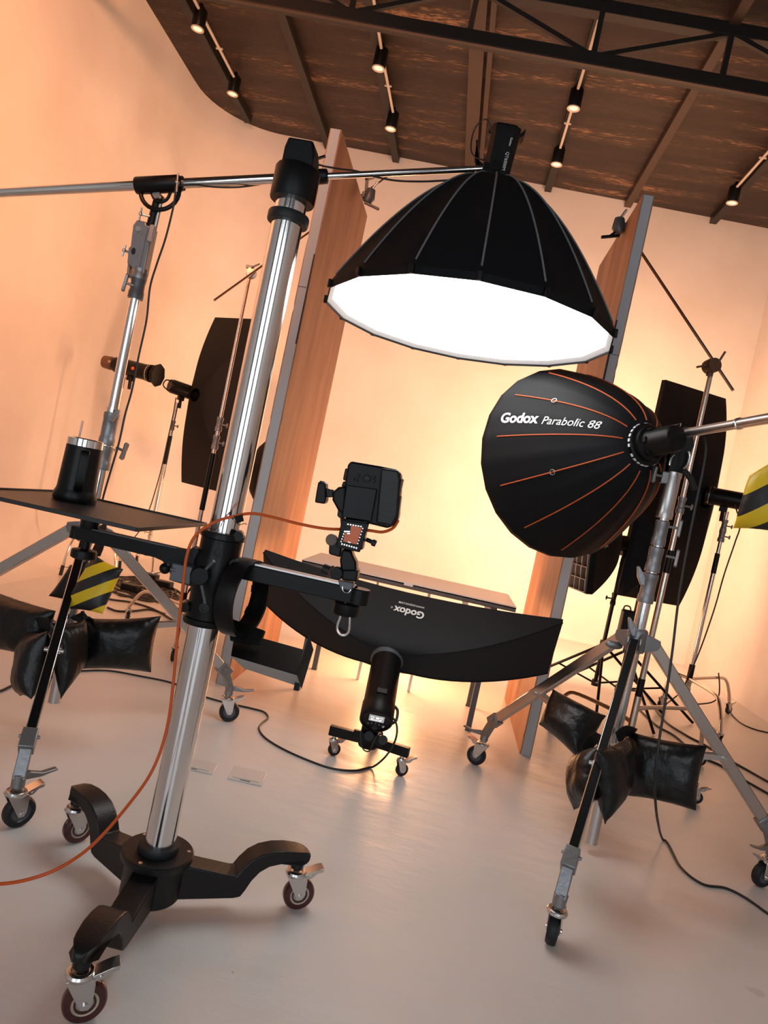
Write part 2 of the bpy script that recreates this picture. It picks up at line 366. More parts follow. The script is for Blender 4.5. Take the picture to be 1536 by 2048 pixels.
# floor outlets
for lab, q in (('pale floor outlet box nearer the chrome column, partly hidden by it', [(350, 1511), (440, 1530), (418, 1550), (330, 1530)]),
               ('pale floor outlet box further from the chrome column, fully visible', [(475, 1535), (540, 1549), (512, 1572), (452, 1558)])):
    P = [onz(*k) for k in q]; c = sum(P, V())/4; t = thing('floor_outlet', lab, 'floor outlet', c, 'outlets set in the floor')
    X = (P[1]-P[0]).normalized(); Y = Z.cross(X); w = (P[1]-P[0]).length; h = abs((P[3]-P[0]).dot(Y))
    build(G().box(c+Z*.003, (w, h, .006), (X, Y, Z)), 'cover_plate', 'outlet', t, bevel=.002)
    l = build(G().box(c+Z*.0075, (w*.78, h*.70, .003), (X, Y, Z)), 'lid', 'outlet', t, bevel=.001)
    build(G().box(c+Z*.0062-Y*h*.43, (w*.3, h*.05, .0015), (X, Y, Z)), 'finger_slot', 'grey_metal', t)
# ============================================================ CAMERA STAND
def caster(par, g, head, top, r=.05, w=.03, tread='rubber', hub='grey_metal', off=.028, brake=1, fork='steel'):
    """swivel castor on the floor at g; the wheel rolls along head; the stem rises to height top."""
    g = V(g); g = V((g.x, g.y, 0)); h = V((cos(head), sin(head), 0)); s = V((-h.y, h.x, 0)); ax = g+Z*r; st = g-h*off
    zt = 2*r+.012
    f = G().lathe([(.006, zt+.012), (.011, zt+.012), (.011, top), (.006, top)], st, Z, 16)
    f.lathe([(.010, zt+.000), (r*.64, zt-.002), (r*.68, zt+.006), (r*.60, zt+.013), (r*.42, zt+.014), (r*.40, zt+.009), (.010, zt+.009)], st, Z, 24)
    for k in (-1, 1):
        f.prism([(-off-r*.62, zt-r), (-off+r*.66, zt-r), (-off+r*.72, zt-r-.012), (.016, .004), (.009, -.012), (-.009, -.012), (-.018, .002)], ax+s*k*(w/2+.004), h, Z, s, .003)
        f.cyl(ax+s*k*(w/2+.003), ax+s*k*(w/2+.011), .007, 10)
    f.box(st+Z*(zt-.001)+h*.004, (.05, w+.010, .004), (h, s, Z))
    c = build(f, 'caster', fork, par, bevel=.001)
    p = [(r*.62, -w/2), (r*.9, -w/2), (r*.985, -w*.34), (r, -w*.12), (r, w*.12), (r*.985, w*.34), (r*.9, w/2), (r*.62, w/2), (r*.62, -w/2)]
    build(G().lathe(p, ax, s, 40, False), 'tyre', tread, c)
    build(G().lathe([(r*.12, -w*.42), (r*.3, -w*.46), (r*.34, -w*.3), (r*.56, -w*.3), (r*.63, -w*.46), (r*.63, w*.46), (r*.56, w*.3), (r*.34, w*.3), (r*.3, w*.46), (r*.12, w*.42)], ax, s, 36), 'wheel_hub', hub, c)
    if tread == 'maroon':
        for k in (-1, 1): build(G().lathe([(r*.40, w*.40), (r*.40, w*.475), (r*.50, w*.475), (r*.50, w*.40)], ax, s*k, 36, False), 'hub_ring', 'maroon', c)
    if brake:
        b = G().prism([(-.012, -.004), (.018, .010), (.048, .022), (.066, .026), (.064, .014), (.046, .010), (.030, -.006), (-.012, -.010)], ax+h*(.004-off*.3)+Z*(zt-r+.001), h, Z, s, w+.006)
        b.cyl(ax+h*.024+Z*(zt-r+.003)-s*(w/2+.006), ax+h*.024+Z*(zt-r+.003)+s*(w/2+.006), .005, 10)
        build(b, 'brake_lever', fork, c, bevel=.001)
    return c

PX, PY = -.626, 1.991
t = thing('camera_stand', 'black cast iron rolling stand with thick chrome column, cross arms and a tray', 'camera stand', (PX, PY, 0))
P0 = V((PX, PY, 0))
build(G().lathe([(.082, .055), (.086, .06), (.086, .165), (.102, .168), (.104, .172), (.104, .186), (.100, .19), (.055, .19)], P0, Z, 48), 'hub', 'iron', t)
for a in (20, 140, 260):
    d = V((cos(radians(a)), sin(radians(a)), 0)); build(G().cyl(P0+d*.088+Z*.185, P0+d*.088+Z*.1915, .006, 12), 'bolt', 'steel', t)
legprof = [(.07, .163), (.225, .128), (.238, .127), (.252, .150), (.275, .176), (.305, .193), (.345, .202), (.385, .203), (.425, .199), (.44, .196), (.452, .193), (.462, .188), (.469, .182), (.472, .175), (.470, .160), (.463, .156), (.452, .154), (.435, .156), (.41, .158), (.37, .163), (.335, .155), (.308, .138), (.288, .112), (.274, .082), (.262, .062), (.24, .058), (.07, .058)]
for (wx, wy), hd in (((-.611, 1.549), .55), ((-.209, 2.208), .45), ((-.992, 2.216), .9)):
    d = (V((wx, wy, 0))-P0).normalized(); s = Z.cross(d)
    g = G(); lo = .037
    def wd(r): return lo if r < .40 else lo*sqrt(max(.06, 1-((r-.40)/.0735)**2))
    n = len(legprof)
    g.loft([[P0+d*r+Z*z+s*k*wd(r) for r, z in legprof] for k in (-1, 1)])
    l = build(g, 'leg', 'iron', t, bevel=.004)
    stem = P0+d*.437
    build(G().lathe([(.02, .152), (.021, .136), (.018, .132), (.010, .132)], stem, Z, 24), 'caster_socket', 'iron', l)
    h = V((cos(hd), sin(hd), 0)); caster(t, stem+h*.022, hd, .152, .05, .032, 'maroon', 'cream', off=.022)
build(G().cyl(P0+Z*.17, P0+Z*2.12, .0445, 64), 'column', 'chrome', t)
for z0, z1 in ((.19, .212), (2.035, 2.062)):
    build(G().lathe([(.0447, z0), (.057, z0), (.059, z0+.004), (.059, z1-.004), (.057, z1), (.0447, z1)], P0, Z, 48), 'rubber_ring', 'rubber', t)
g = G().lathe([(.046, 2.098), (.062, 2.098), (.064, 2.103), (.064, 2.185), (.060, 2.192), (.02, 2.192)], P0, Z, 48)
build(g, 'top_cap', 'plastic', t)
build(G().prism([(-.042, 2.188), (.047, 2.188), (.047, 2.226), (.036, 2.262), (-.036, 2.262), (-.042, 2.235)], P0+V((.0, 0, 0)), V((1, 0, 0)), Z, V((0, 1, 0)), .075), 'cap_block', 'plastic', t, bevel=.006)
c = build(G().lathe([(.0455, .868), (.062, .868), (.064, .872), (.064, .885), (.059, .888), (.0585, .96), (.066, .985), (.066, 1.06), (.0595, 1.08), (.0595, 1.118), (.064, 1.121), (.064, 1.135), (.062, 1.139), (.0455, 1.139)], P0, Z, 48), 'carriage', 'iron2', t)
for px, py, yy in ((478, 1071, 1.98), (470, 1126, 1.97), (446, 1228, 1.98), (390, 1103, 1.98), (371, 1211, 1.97)):
    b = at(px, py, yy); build(G().lathe([(.004, -.026), (.013, -.026), (.014, -.023), (.014, .03), (.004, .03)], b, V((.25, -1, 0)), 20), 'guide_bolt', 'iron2', c)
fd = (V((EYE.x, EYE.y, 0))-P0); fd.z = 0; fd.normalize()
for px, py in ((435, 1106), (408, 1215)):
    b = at(px, py, 1.93); build(G().lathe([(.004, -.01), (.013, -.01), (.0135, .006), (.009, .006), (.0085, .001), (.003, .001)], b, fd, 24), 'cap_screw', 'rubber', c)
k0 = at(399, 1152, 1.895)
kn = build(G().lathe([(.01, -.045), (.022, -.04), (.026, -.02), (.026, .004), (.023, .008), (.005, .008)], k0, fd, 32), 'lock_knob', 'plastic', t)
for q in ((411, 1208), (428, 1122)):
    build(G().tube([k0-fd*.01, at(q[0], q[1], 1.885)], .0045, 10), 'knob_lever', 'grey_metal', kn)
b0 = at(330, 1137, 1.9)
bl_ = build(G().tube([b0, at(398, 1146, 1.93)], .0058, 12).box(at(368, 1146, 1.93), (.06, .05, .05)), 'clamp_lever', 'grey_metal', t, bevel=.003)
build(G().ball(b0, .0155, 20), 'ball_grip', 'plastic', bl_)
AZ = 1.045
g = G().box((-.875, 1.985, AZ), (.36, .04, .036)); g.cyl((-1.055, 1.985, AZ-.018), (-1.055, 1.985, AZ+.018), .02, 24)
g.prism([(-.80, AZ-.017), (-.80, AZ+.018), (-.665, AZ+.022), (-.665, AZ-.075), (-.735, AZ-.072), (-.752, AZ-.04), (-.775, AZ-.022)], V((0, 1.985, 0)), V((1, 0, 0)), Z, V((0, 1, 0)), .055)
la = build(g, 'cross_arm', 'iron2', t, bevel=.003)
for k in (-1, 1): build(G().box((-.90, 1.985+k*.0115, AZ+.0195), (.30, .011, .004)), 'arm_rail', 'grey_metal', la)
g = G().box((-.40, 1.985, AZ), (.38, .05, .046)); g.cyl((-.205, 1.985, AZ-.023), (-.205, 1.985, AZ+.023), .031, 28)
ra = build(g, 'cross_arm', 'iron2', t, bevel=.003)
for k in (-1, 1): build(G().box((-.39, 1.985+k*.0145, AZ+.025), (.34, .014, .005)), 'arm_rail', 'alu', ra)
build(G().lathe([(.012, -.062), (.034, -.06), (.037, -.055), (.037, -.028), (.031, -.023)], V((-.232, 1.985, AZ)), Z, 32), 'arm_knob', 'plastic', t)
tp = at(178, 1056, 1.985)
build(G().lathe([(.024, AZ+.018), (.026, AZ+.022), (.026, AZ+.05), (.035, AZ+.06), (.035, 1.122)], V((tp.x, 1.985, 0)), Z, 28), 'tray_post', 'iron2', t)
build(G().lathe([(.012, AZ-.018), (.012, AZ-.040), (.034, AZ-.044), (.036, AZ-.048), (.036, AZ-.066), (.03, AZ-.070), (.006, AZ-.07)], V((tp.x+.005, 1.975, 0)), Z, 28), 'tray_knob', 'plastic', t)
g = G().box((-1.0, 1.94, 1.127), (.50, .5, .006))
for x, y, a, b in ((-1.0, 1.69, .5, .006), (-1.0, 2.19, .5, .006), (-1.25, 1.94, .006, .5), (-.75, 1.94, .006, .5)): g.box((x, y, 1.1295), (a, b, .011))
M['tray'] = mat('black_tray_coating', (.012, .011, .011), .42, spec=.5, bump=(5, .08))
build(g, 'tray', 'tray', t, bevel=.001)

# mug and straw
m0 = onz(148, 1003, 1.130)
t = thing('mug', 'black insulated steel mug with handle standing on the stand tray', 'mug', m0)
build(G().lathe([(.045, .0005), (.058, .0005), (.061, .006), (.061, .022), (.056, .034), (.0545, .04), (.0505, .165), (.0455, .165), (.05, .03), (.0, .028)], m0, Z, 48), 'body', 'iron2', t)
build(G().lathe([(.0505, .164), (.0502, .186), (.048, .188), (.0455, .186), (.0455, .164)], m0, Z, 48), 'rim', 'chrome', t)
hd = V((.52, -.85, 0)).normalized(); hs = Z.cross(hd)
pf = [m0+hd*.048+Z*.152, m0+hd*.078+Z*.153, m0+hd*.088+Z*.140, m0+hd*.092+Z*.09, m0+hd*.09+Z*.055, m0+hd*.078+Z*.043, m0+hd*.05+Z*.045]
pf = spline(pf, 4); g = G(); rr = []
for i, p in enumerate(pf):
    tn = (pf[min(i+1, len(pf)-1)]-pf[max(i-1, 0)]).normalized(); nn = tn.cross(hs)
    rr.append([p+hs*.012+nn*.005, p-hs*.012+nn*.005, p-hs*.012-nn*.005, p+hs*.012-nn*.005])
build(g.loft(rr), 'handle', 'iron2', t, bevel=.002)
s0 = m0+V((-.026, 0, .06)); tag(build(G().tube([s0, s0+V((.001, .005, .178))], .0036, 14), 'drinking_straw', 'straw'), 'clear drinking straw standing in the black mug', 'straw')

# camera on the arm
CY = 1.93
def slab(poly, y0, y1, name, m, par, bevel=.003):
    A = [at(x, y, y0) for x, y in poly]; d = V((0, y1-y0, 0))
    return build(G().loft([A, [p+d for p in A]]), name, m, par, bevel)
t = thing('camera', 'black camera body turned upright on the tripod head, seen from behind', 'camera', at(745, 990, CY))
slab([(701, 922), (760, 932), (795, 939), (801, 948), (802, 965), (799, 1000), (797, 1032), (788, 1050), (776, 1057), (735, 1047), (690, 1038), (686, 1000), (690, 960), (695, 930)], CY, CY+.07, 'body', 'plastic', t, .006)
slab([(762, 936), (797, 941), (800, 960), (795, 1030), (784, 1052), (752, 1046)], CY-.012, CY+.01, 'grip', 'iron', t, .005)
slab([(693, 970), (754, 978), (742, 1043), (684, 1034)], CY-.009, CY+.005, 'rear_panel', 'lens', t, .002)
slab([(690, 936), (700, 938), (696, 962), (685, 960)], CY+.008, CY+.05, 'dial', 'rubber', t, .004)
slab([(686, 962), (694, 964), (691, 974), (682, 973)], CY+.008, CY+.05, 'dial', 'rubber', t, .004)
slab([(692, 972), (676, 974), (665, 984), (664, 1000), (675, 1020), (687, 1030)], CY-.012, CY+.075, 'viewfinder_hump', 'plastic', t, .006)
slab([(686, 1010), (676, 1016), (674, 1032), (684, 1040)], CY+.0, CY+.05, 'dial', 'rubber', t, .003)
for x, y, r in ((717, 951, .004), (733, 957, .011), (748, 954, .004), (714, 960, .0035), (747, 962, .004), (778, 953, .004), (785, 955, .003), (783, 963, .003), (708, 958, .003), (764, 1000, .004)):
    p = at(x, y, CY-.001); build(G().lathe([(.001, -.002), (r, -.002), (r, .004), (r*.7, .006), (.001, .006)], p, V((0, -1, 0)), 18), 'button', 'rubber', t)
slab([(802, 958), (807, 958), (800, 990), (796, 990)], CY, CY+.03, 'port_flap', 'knob', t, .002)
slab([(795, 990), (802, 992), (796, 1040), (789, 1038)], CY-.003, CY+.045, 'mounting_plate', 'iron2', t, .002)
build(G().lathe([(.02, .06), (.043, .065), (.043, .13), (.046, .135), (.046, .16), (.03, .162)], at(742, 985, CY), V((0, 1, 0)), 40), 'lens', 'plastic', t)
slab([(680, 1036), (736, 1042), (724, 1100), (684, 1098)], CY+.0, CY+.045, 'quick_release_plate', 'iron2', t, .003)
sc_ = slab([(683, 1040), (738, 1047), (719, 1105), (672, 1094)], CY-.016, CY-.006, 'flip_screen', 'plastic', t, .002)
slab([(691.5, 1047), (728, 1052), (714, 1098), (681, 1090)], CY-.0172, CY-.016, 'display_bezel', 'lens', sc_, 0)
slab([(702, 1051), (724, 1056), (713, 1089), (686, 1083), (690, 1066), (700, 1066)], CY-.0180, CY-.0172, 'display', 'display', sc_, 0)
g = G()
def px_box(x, y, w, h):
    A = [at(x-w, y-h, CY-.0184), at(x+w, y-h, CY-.0184), at(x+w, y+h, CY-.0184), at(x-w, y+h, CY-.0184)]; g.loft([A, [p+V((0, .0005, 0)) for p in A]])
for i in range(6): px_box(696+i*5.2, 1048.5+i*.9, 1.5, 1.2)
for i in range(7): px_box(684+i*4.8, 1088+i*1.35, 1.3, 1.5)
for i in range(5): px_box(689-i*1.7, 1063+i*5.0, .9, 1.3)
for i in range(6): px_box(725.5-i*2, 1057+i*6, .9, 1.2)
px_box(694, 1063, 5.5, 1.3); px_box(697, 1067, 2.8, 1.1); px_box(697, 1084, 1, 1); px_box(700, 1085, 1, 1)
build(g, 'display_symbol', 'disp_txt', sc_)
t = thing('flash_trigger', 'small black radio trigger on the camera hot shoe, pointing left', 'flash trigger', at(645, 985, CY))
slab([(636, 963), (651, 966), (652, 1000), (648, 1008), (629, 1005), (632, 985)], CY+.0, CY+.045, 'body', 'plastic', t, .004)
slab([(639, 961), (648, 963), (648, 968), (639, 966)], CY+.01, CY+.035, 'antenna_cap', 'rubber', t, .002)
slab([(651, 975), (660, 979), (666, 979), (666, 994), (653, 995)], CY+.008, CY+.036, 'shoe_foot', 'iron2', t, .002)

# tripod head
t = thing('tripod_head', 'black geared tripod head with brown knobs between the camera and cross arm', 'tripod head', V((-.232, 1.985, AZ+.023)))
HY = 1.965
slab([(684, 1098), (702, 1100), (706, 1112), (712, 1124), (713, 1142), (704, 1150), (682, 1146), (679, 1120)], HY-.02, HY+.03, 'elbow', 'iron2', t, .006)
slab([(658, 1084), (684, 1088), (680, 1115), (657, 1108)], HY-.012, HY+.04, 'clamp_block', 'iron2', t, .004)
slab([(682, 1139), (716, 1140), (713, 1164), (683, 1160)], HY-.025, HY+.035, 'pan_body', 'iron2', t, .005)
slab([(676, 1160), (706, 1166), (704, 1182), (680, 1178)], HY-.018, HY+.03, 'pan_base', 'grey_metal', t, .003)
for px, py, yy, r, h, d, m in ((664, 1080, HY, .017, .022, (0, -1, .1), 'knob'), (674, 1146, HY-.02, .018, .03, (0, -1, 0), 'iron2'), (655, 1141, HY, .015, .03, (-1, 0, .2), 'rubber'), (662, 1143, HY-.01, .018, .008, (-1, 0, .2), 'knob'), (742, 1083, HY, .006, .03, (1, 0, -.2), 'iron2'), (748, 1086, HY, .0095, .012, (1, 0, -.2), 'rubber')):
    build(G().lathe([(.003, -h/2), (r*.92, -h/2), (r, -h/2+.003), (r, h/2-.003), (r*.9, h/2), (.003, h/2)], at(px, py, yy), V(d), 24), 'head_knob', m, t)
for a in (-.5, .6): build(G().torus(at(694, 1176, HY-.01), V((a, -1, .3)), .014, .0016, 24, 8), 'ring_clip', 'chrome', t)

# carabiner
cp = [(690, 1212), (684, 1222), (680, 1236), (675, 1250), (675, 1261), (681, 1269), (690, 1270), (697, 1264), (699, 1252), (699.5, 1236), (699, 1222), (696, 1214), (690, 1212)]
t = thing('carabiner', 'silver snap carabiner hanging below the cross arm end', 'carabiner', at(688, 1212, 1.96))
build(G().tube(spline([at(x, y, 1.96) for x, y in cp[:9]], 5), .0036, 10), 'hook', 'steel', t)
build(G().tube([at(699, 1252, 1.96), at(699.5, 1236, 1.958), at(699, 1222, 1.96)], .0034, 10), 'gate', 'alu', t)
build(G().tube(spline([at(699, 1222, 1.96), at(696, 1214, 1.96), at(690, 1212, 1.96)], 4), .0036, 10).torus(at(692, 1208, 1.965), V((1, -.3, 0)), .007, .0022, 20, 8), 'eye', 'steel', t)

# barn door hung on the arm
rc = V((-.525, 1.985, .968)); ra_ = V((-.976, .207, -.03)).normalized()
t = thing('barn_door', 'black barn door ring with notched teeth hung over the cross arm beside the column', 'barn door', rc)
prof = [(.101, -.022), (.112, -.022), (.113, -.018), (.113, .03), (.108, .034), (.103, .034), (.103, -.010), (.101, -.012), (.101, -.022)]
build(G().lathe(prof, rc, ra_, 56, False), 'ring', 'iron2', t)
a, b = frame(ra_); g = G()
for k in range(9):
    q = 2*pi*k/9+.2; e = a*cos(q)+b*sin(q); f_ = ra_.cross(e); g.box(rc+e*.098+ra_*.026, (.010, .022, .012), (e, f_, ra_))
build(g, 'locking_tooth', 'iron2', t, bevel=.001)
def quad(P, name, m, par, th=.003):
    P = [at(*p) for p in P]; n = (P[1]-P[0]).cross(P[3]-P[0]).normalized()
    return build(G().loft([[p-n*th/2 for p in P], [p+n*th/2 for p in P]]), name, m, par, .0006)
M['leaf'] = mat('textured_black_leaf', (.02, .017, .015), .36, .2, bump=(260, .4))
M['leafin'] = mat('light_grey_leaf', (.30, .28, .26), .55, bump=(120, .2))  # light grey, paler than the other leaves
quad([(470, 1262, 2.07), (608, 1300, 2.0), (595, 1351, 1.9), (462, 1312, 1.95)], 'leaf', 'iron2', t)
quad([(462, 1312, 1.95), (595, 1351, 1.9), (603, 1374, 1.94), (488, 1336, 1.99)], 'leaf', 'leafin', t)
quad([(618, 1269, 2.0), (627, 1299, 1.96), (603, 1378, 1.93), (594, 1351, 1.895)], 'leaf', 'leaf', t)
quad([(458, 1236, 2.03), (530, 1262, 2.0), (520, 1290, 1.98), (462, 1282, 2.0)], 'mounting_bracket', 'iron2', t, .012)
build(G().box(at(594, 1373, 1.93), (.014, .014, .02)), 'catch', 'plastic', t)

# tether cable and strap
cable('tether_cable', 'orange tether cable looping from the camera down in front of the chrome column', [at(*p) for p in ((797, 1040, 1.95), (786, 1056, 1.95), (765, 1064, 1.945), (738, 1061, 1.94), (700, 1059, 1.945), (650, 1057, 1.91), (600, 1048, 1.90), (545, 1034, 1.9), (505, 1027, 1.9), (470, 1032, 1.9), (430, 1044, 1.88), (392, 1070, 1.86), (374, 1110, 1.85), (366, 1170, 1.85), (356, 1260, 1.85), (346, 1370, 1.84), (333, 1460, 1.83), (305, 1540, 1.8), (255, 1612, 1.74), (185, 1690, 1.66), (120, 1735, 1.6), (60, 1758, 1.56), (0, 1768, 1.52), (-60, 1766, 1.48))], .0042, 'tether')
g = G().loft([[at(x, y, 1.893+dy) for dy in (0, .006)]+[at(x, y+1.5, 1.893+dy) for dy in (.006, 0)] for x, y in ((466, 1036), (471, 1044), (480, 1049), (489, 1046), (494, 1048))])
g.loft([[at(467, 1033, 1.892), at(485, 1029, 1.892), at(488, 1042, 1.892), at(474, 1047, 1.892)], [at(467, 1033, 1.91), at(485, 1029, 1.91), at(488, 1042, 1.91), at(474, 1047, 1.91)]])
g.tube([at(480, 1040, 1.905), at(474, 1040, 1.95)], .004, 8)
tag(build(g, 'cable_strap', 'fabric2', bevel=.0008), 'black strap tying the orange cable to the chrome column', 'strap')
# ========================================================= STUDIO STANDS
def knob_wing(par, p, d, m='cast', s=1.0):               # wing-shaped tightening knob on a short screw
    d = V(d).normalized(); a, b = frame(d); p = V(p)
    g = G().cyl(p-d*.03*s, p+d*.012*s, .006*s, 10)
    g.prism([(-.012, -.034), (0, -.04), (.012, -.034), (.009, 0), (.012, .034), (0, .04), (-.012, .034), (-.009, 0)], p+d*.016*s, a*s, b*s, d, .012*s)
    return build(g, 'wing_knob', m, par, bevel=.002*s)
def t_handle(par, p, q, up, m='steel', L=.055):
    p, q = V(p), V(q); u = V(up)
    return build(G().cyl(p, q, .0055, 10).ball(q, .009, 10).cyl(q-u*L/2, q+u*L/2, .004, 10), 't_handle', m, par)
def kit_stand(t, X, Y, zc, zb, feet, rleg=.0265, zw=.46):
    c = V((X, Y, 0))
    k = G().lathe([(rleg, zc-.06), (.040, zc-.055), (.042, zc+.035), (.036, zc+.045), (rleg, zc+.045)], c, Z, 32)
    for fx, fy, hd in feet:
        d = (V((fx, fy, 0))-c); R = d.length; d.normalize(); s = Z.cross(d)
        for q in (-1, 1): k.prism([(.03, -.05), (.085, -.03), (.098, -.012), (.095, .012), (.07, .02), (.03, .03)], c+s*q*.025+Z*zc, d, Z, s, .008)
    build(k, 'leg_collar', 'cast', t, bevel=.002)
    w = G().lathe([(rleg, zw-.045), (.034, zw-.04), (.036, zw+.03), (rleg, zw+.035)], c, Z, 28)
    build(w, 'brace_collar', 'cast', t)
    for fx, fy, hd in feet:
        d = (V((fx, fy, 0))-c); R = d.length; d.normalize(); s = Z.cross(d)
        p = c+d*.075+Z*(zc-.01); q = c+d*(R-.045)+Z*.265
        l = build(G().bar(p, q, .036, .046), 'leg', 'legsteel', t, bevel=.003)
        n = (q-p).normalized(); up = s.cross(n); up = up if up.z > 0 else -up
        build(G().bar(p+up*.0235, q+up*.0235, .027, .003, up), 'leg_dark_strip', 'iron2', l)  # black strip along the outer face of the leg
        f = G().bar(q-n*.05, q+n*.02, .050, .06).bar(q+n*.0, c+d*(R+.004)+Z*.165, .04, .034).cyl(c+d*R+Z*.14, c+d*R+Z*.185, .022, 20)
        f.cyl(q-n*.03-s*.034, q-n*.03+s*.034, .006, 10)
        f.prism([(0, .175), (.03, .19), (.075, .178), (.125, .185), (.128, .178), (.07, .165), (.02, .165), (0, .16)], c+d*R, V((cos(hd), sin(hd), 0)), Z, V((-sin(hd), cos(hd), 0)), .022)
        build(f, 'foot_casting', 'cast', l, bevel=.003)
        hh = V((cos(hd), sin(hd), 0)); caster(t, c+d*R+hh*.022, hd, .15, .0525, .034, 'rubber', 'grey_metal', off=.022)
        tt = .60; m = p.lerp(q, tt); b = G()
        for k2 in (-1, 1): b.bar(c+d*.03+s*k2*.014+Z*zw, m+s*k2*.02-Z*.01, .005, .022)
        b.cyl(m-s*.034-Z*.01, m+s*.034-Z*.01, .008, 12)
        build(b, 'leg_brace', 'alu', t)
    return c
def pipe(t, c, z0, z1, r, m='chrome', name='column'): return build(G().cyl(c+Z*z0, c+Z*z1, r, 32), name, m, t)
def coll(t, c, z0, z1, r, m='cast'):
    return build(G().lathe([(r*.75, z0), (r*1.08, z0), (r*1.1, z0+.006), (r*1.08, z0+.03), (r, z0+.036), (r, z1-.03), (r*1.06, z1-.026), (r*1.06, z1-.004), (r*.8, z1)], c, Z, 32), 'column_collar', m, t)

M['legsteel'] = mat('polished_leg_steel', (.56, .55, .54), .16, 1)
# --- left boom stand
LX, LY = -1.54, 2.99
t = thing('boom_stand', 'tall steel boom stand at left, with long horizontal boom and black sandbags on its legs', 'boom stand', (LX, LY, 0))
c = kit_stand(t, LX, LY, .915, .13, [(-1.208, 2.215, 1.0), (-.935, 3.61, .35), (-2.46, 3.15, 2.5)])
pipe(t, c, .13, .90, .0265, 'alu'); pipe(t, c, .9, 1.46, .0275); coll(t, c, 1.185, 1.29, .033); coll(t, c, 1.295, 1.44, .031)
pipe(t, c, 1.42, 1.99, .0225); coll(t, c, 1.945, 2.045, .030, 'grey_metal')
knob_wing(t, at(243, 900, 2.96), V((1, -.25, -.2))); knob_wing(t, at(258, 568, 2.96), V((-1, -.3, .1)))
build(G().prism([(-.008, 0), (.006, 0), (.03, .05), (.028, .062), (.014, .055), (-.008, .02)], at(221, 845, 2.955), V((1, 0, 0)), Z, V((0, 1, 0)), .02), 'lever', 'cast', t, bevel=.003)
hz = .0
g = G().prism([(-.055, 2.085), (-.03, 2.07), (.028, 2.05), (.030, 2.255), (-.005, 2.262), (-.008, 2.275), (-.05, 2.275), (-.062, 2.25), (-.055, 2.16), (-.062, 2.15)], c, V((1, 0, 0)), Z, V((0, 1, 0)), .05)
g.prism([(-.058, 2.09), (-.052, 2.03), (-.02, 2.03), (-.02, 2.042), (-.042, 2.044), (-.046, 2.09)], c, V((1, 0, 0)), Z, V((0, 1, 0)), .03)
sb = build(g, 'swivel_block', 'cast', t, bevel=.004)
build(G().cyl(c+V((-.033, -.02, 2.238)), c+V((-.033, -.031, 2.238)), .012, 20), 'block_bolt', 'steel', sb, bevel=.001)
build(G().prism([(.009*cos(q), .015*sin(q)) for q in [2*pi*k/18 for k in range(18)]], c+V((-.036, -.0255, 2.14)), V((1, 0, 0)), Z, V((0, 1, 0)), .004), 'block_slot', 'rubber', sb)
build(G().bar(c+V((.002, -.027, 2.07)), c+V((.006, -.027, 2.25)), .004, .006), 'block_ridge', 'cast', sb); coll(t, c, 2.03, 2.08, .031)
build(G().cyl(c+V((.0, 0, 2.2)), c+V((.015, 0, 2.40)), .0195, 24), 'boom_post', 'iron2', t)
build(G().cyl(c+V((.03, -.01, 2.2)), c+V((.036, -.012, 2.375)), .008, 14), 'post_rod', 'steel', t)
knob_wing(t, at(303, 470, 2.955), V((.3, -1, .1)))
t_handle(t, at(303, 434, 2.98), at(281, 428, 2.96), Z); t_handle(t, at(265, 508, 2.98), at(248, 501, 2.96), Z*.9+V((.1, 0, 0)))
BA, BB = at(0, 385, 2.95), at(970, 337, 3.0)
bd = (BB-BA).normalized(); bm0 = at(325, 374, 2.985)
bpt = lambda x: BA+bd*((x-BA.x)/bd.x)
build(G().cyl(bpt(-2.75), bpt(-.84), .0205, 32), 'boom_arm', 'chrome', t)
build(G().cyl(bpt(-.86), bpt(-.165), .0135, 28), 'boom_arm', 'chrome', t)
g = G().lathe([(.021, -.105), (.034, -.105), (.036, -.10), (.036, .085), (.034, .09), (.030, .09), (.030, .105), (.021, .105)], bpt(-1.52), bd, 32)
bu = bd.cross(V((0, 1, 0))); bu = bu if bu.z > 0 else -bu
b0 = bpt(-1.52)
g.tube([b0-bd*.085-bu*.03]+[b0+bd*(.085*cos(q))-bu*(.03+.078*sin(q)) for q in [pi-pi*k/14 for k in range(1, 14)]]+[b0+bd*.085-bu*.03], .0095, 10)
g.tube([b0-bd*.04-bu*.03]+[b0+bd*(.04*cos(q)+.005)-bu*(.03+.045*sin(q)) for q in [pi-pi*k/10 for k in range(1, 10)]]+[b0+bd*.05-bu*.03], .007, 10)
build(g, 'boom_clamp', 'iron2', t, bevel=.001)
build(G().cyl(c+V((.015, -.03, 2.395)), c+V((.015, .03, 2.395)), .017, 20), 'pivot', 'cast', t)
t_handle(t, b0+bd*.095-bu*.01+V((0, -.03, 0)), b0+bd*.099-bu*.02+V((0, -.055, 0)), bu+bd*.1, 'alu', .08)
build(G().lathe([(.0145, -.03), (.030, -.03), (.032, -.024), (.030, .03), (.022, .034), (.0145, .034)], bpt(-.84), bd, 24), 'boom_lock', 'plastic', t)
q = bpt(-.85)+bu*.02
build(G().cyl(q, q+bu*.05+V((0, -.01, 0)), .005, 10).bar(q+bu*.048-bd*.03, q+bu*.066+bd*.035, .012, .008), 'lock_handle', 'iron2', t)
pipe(t, c, .93, .935, .03)

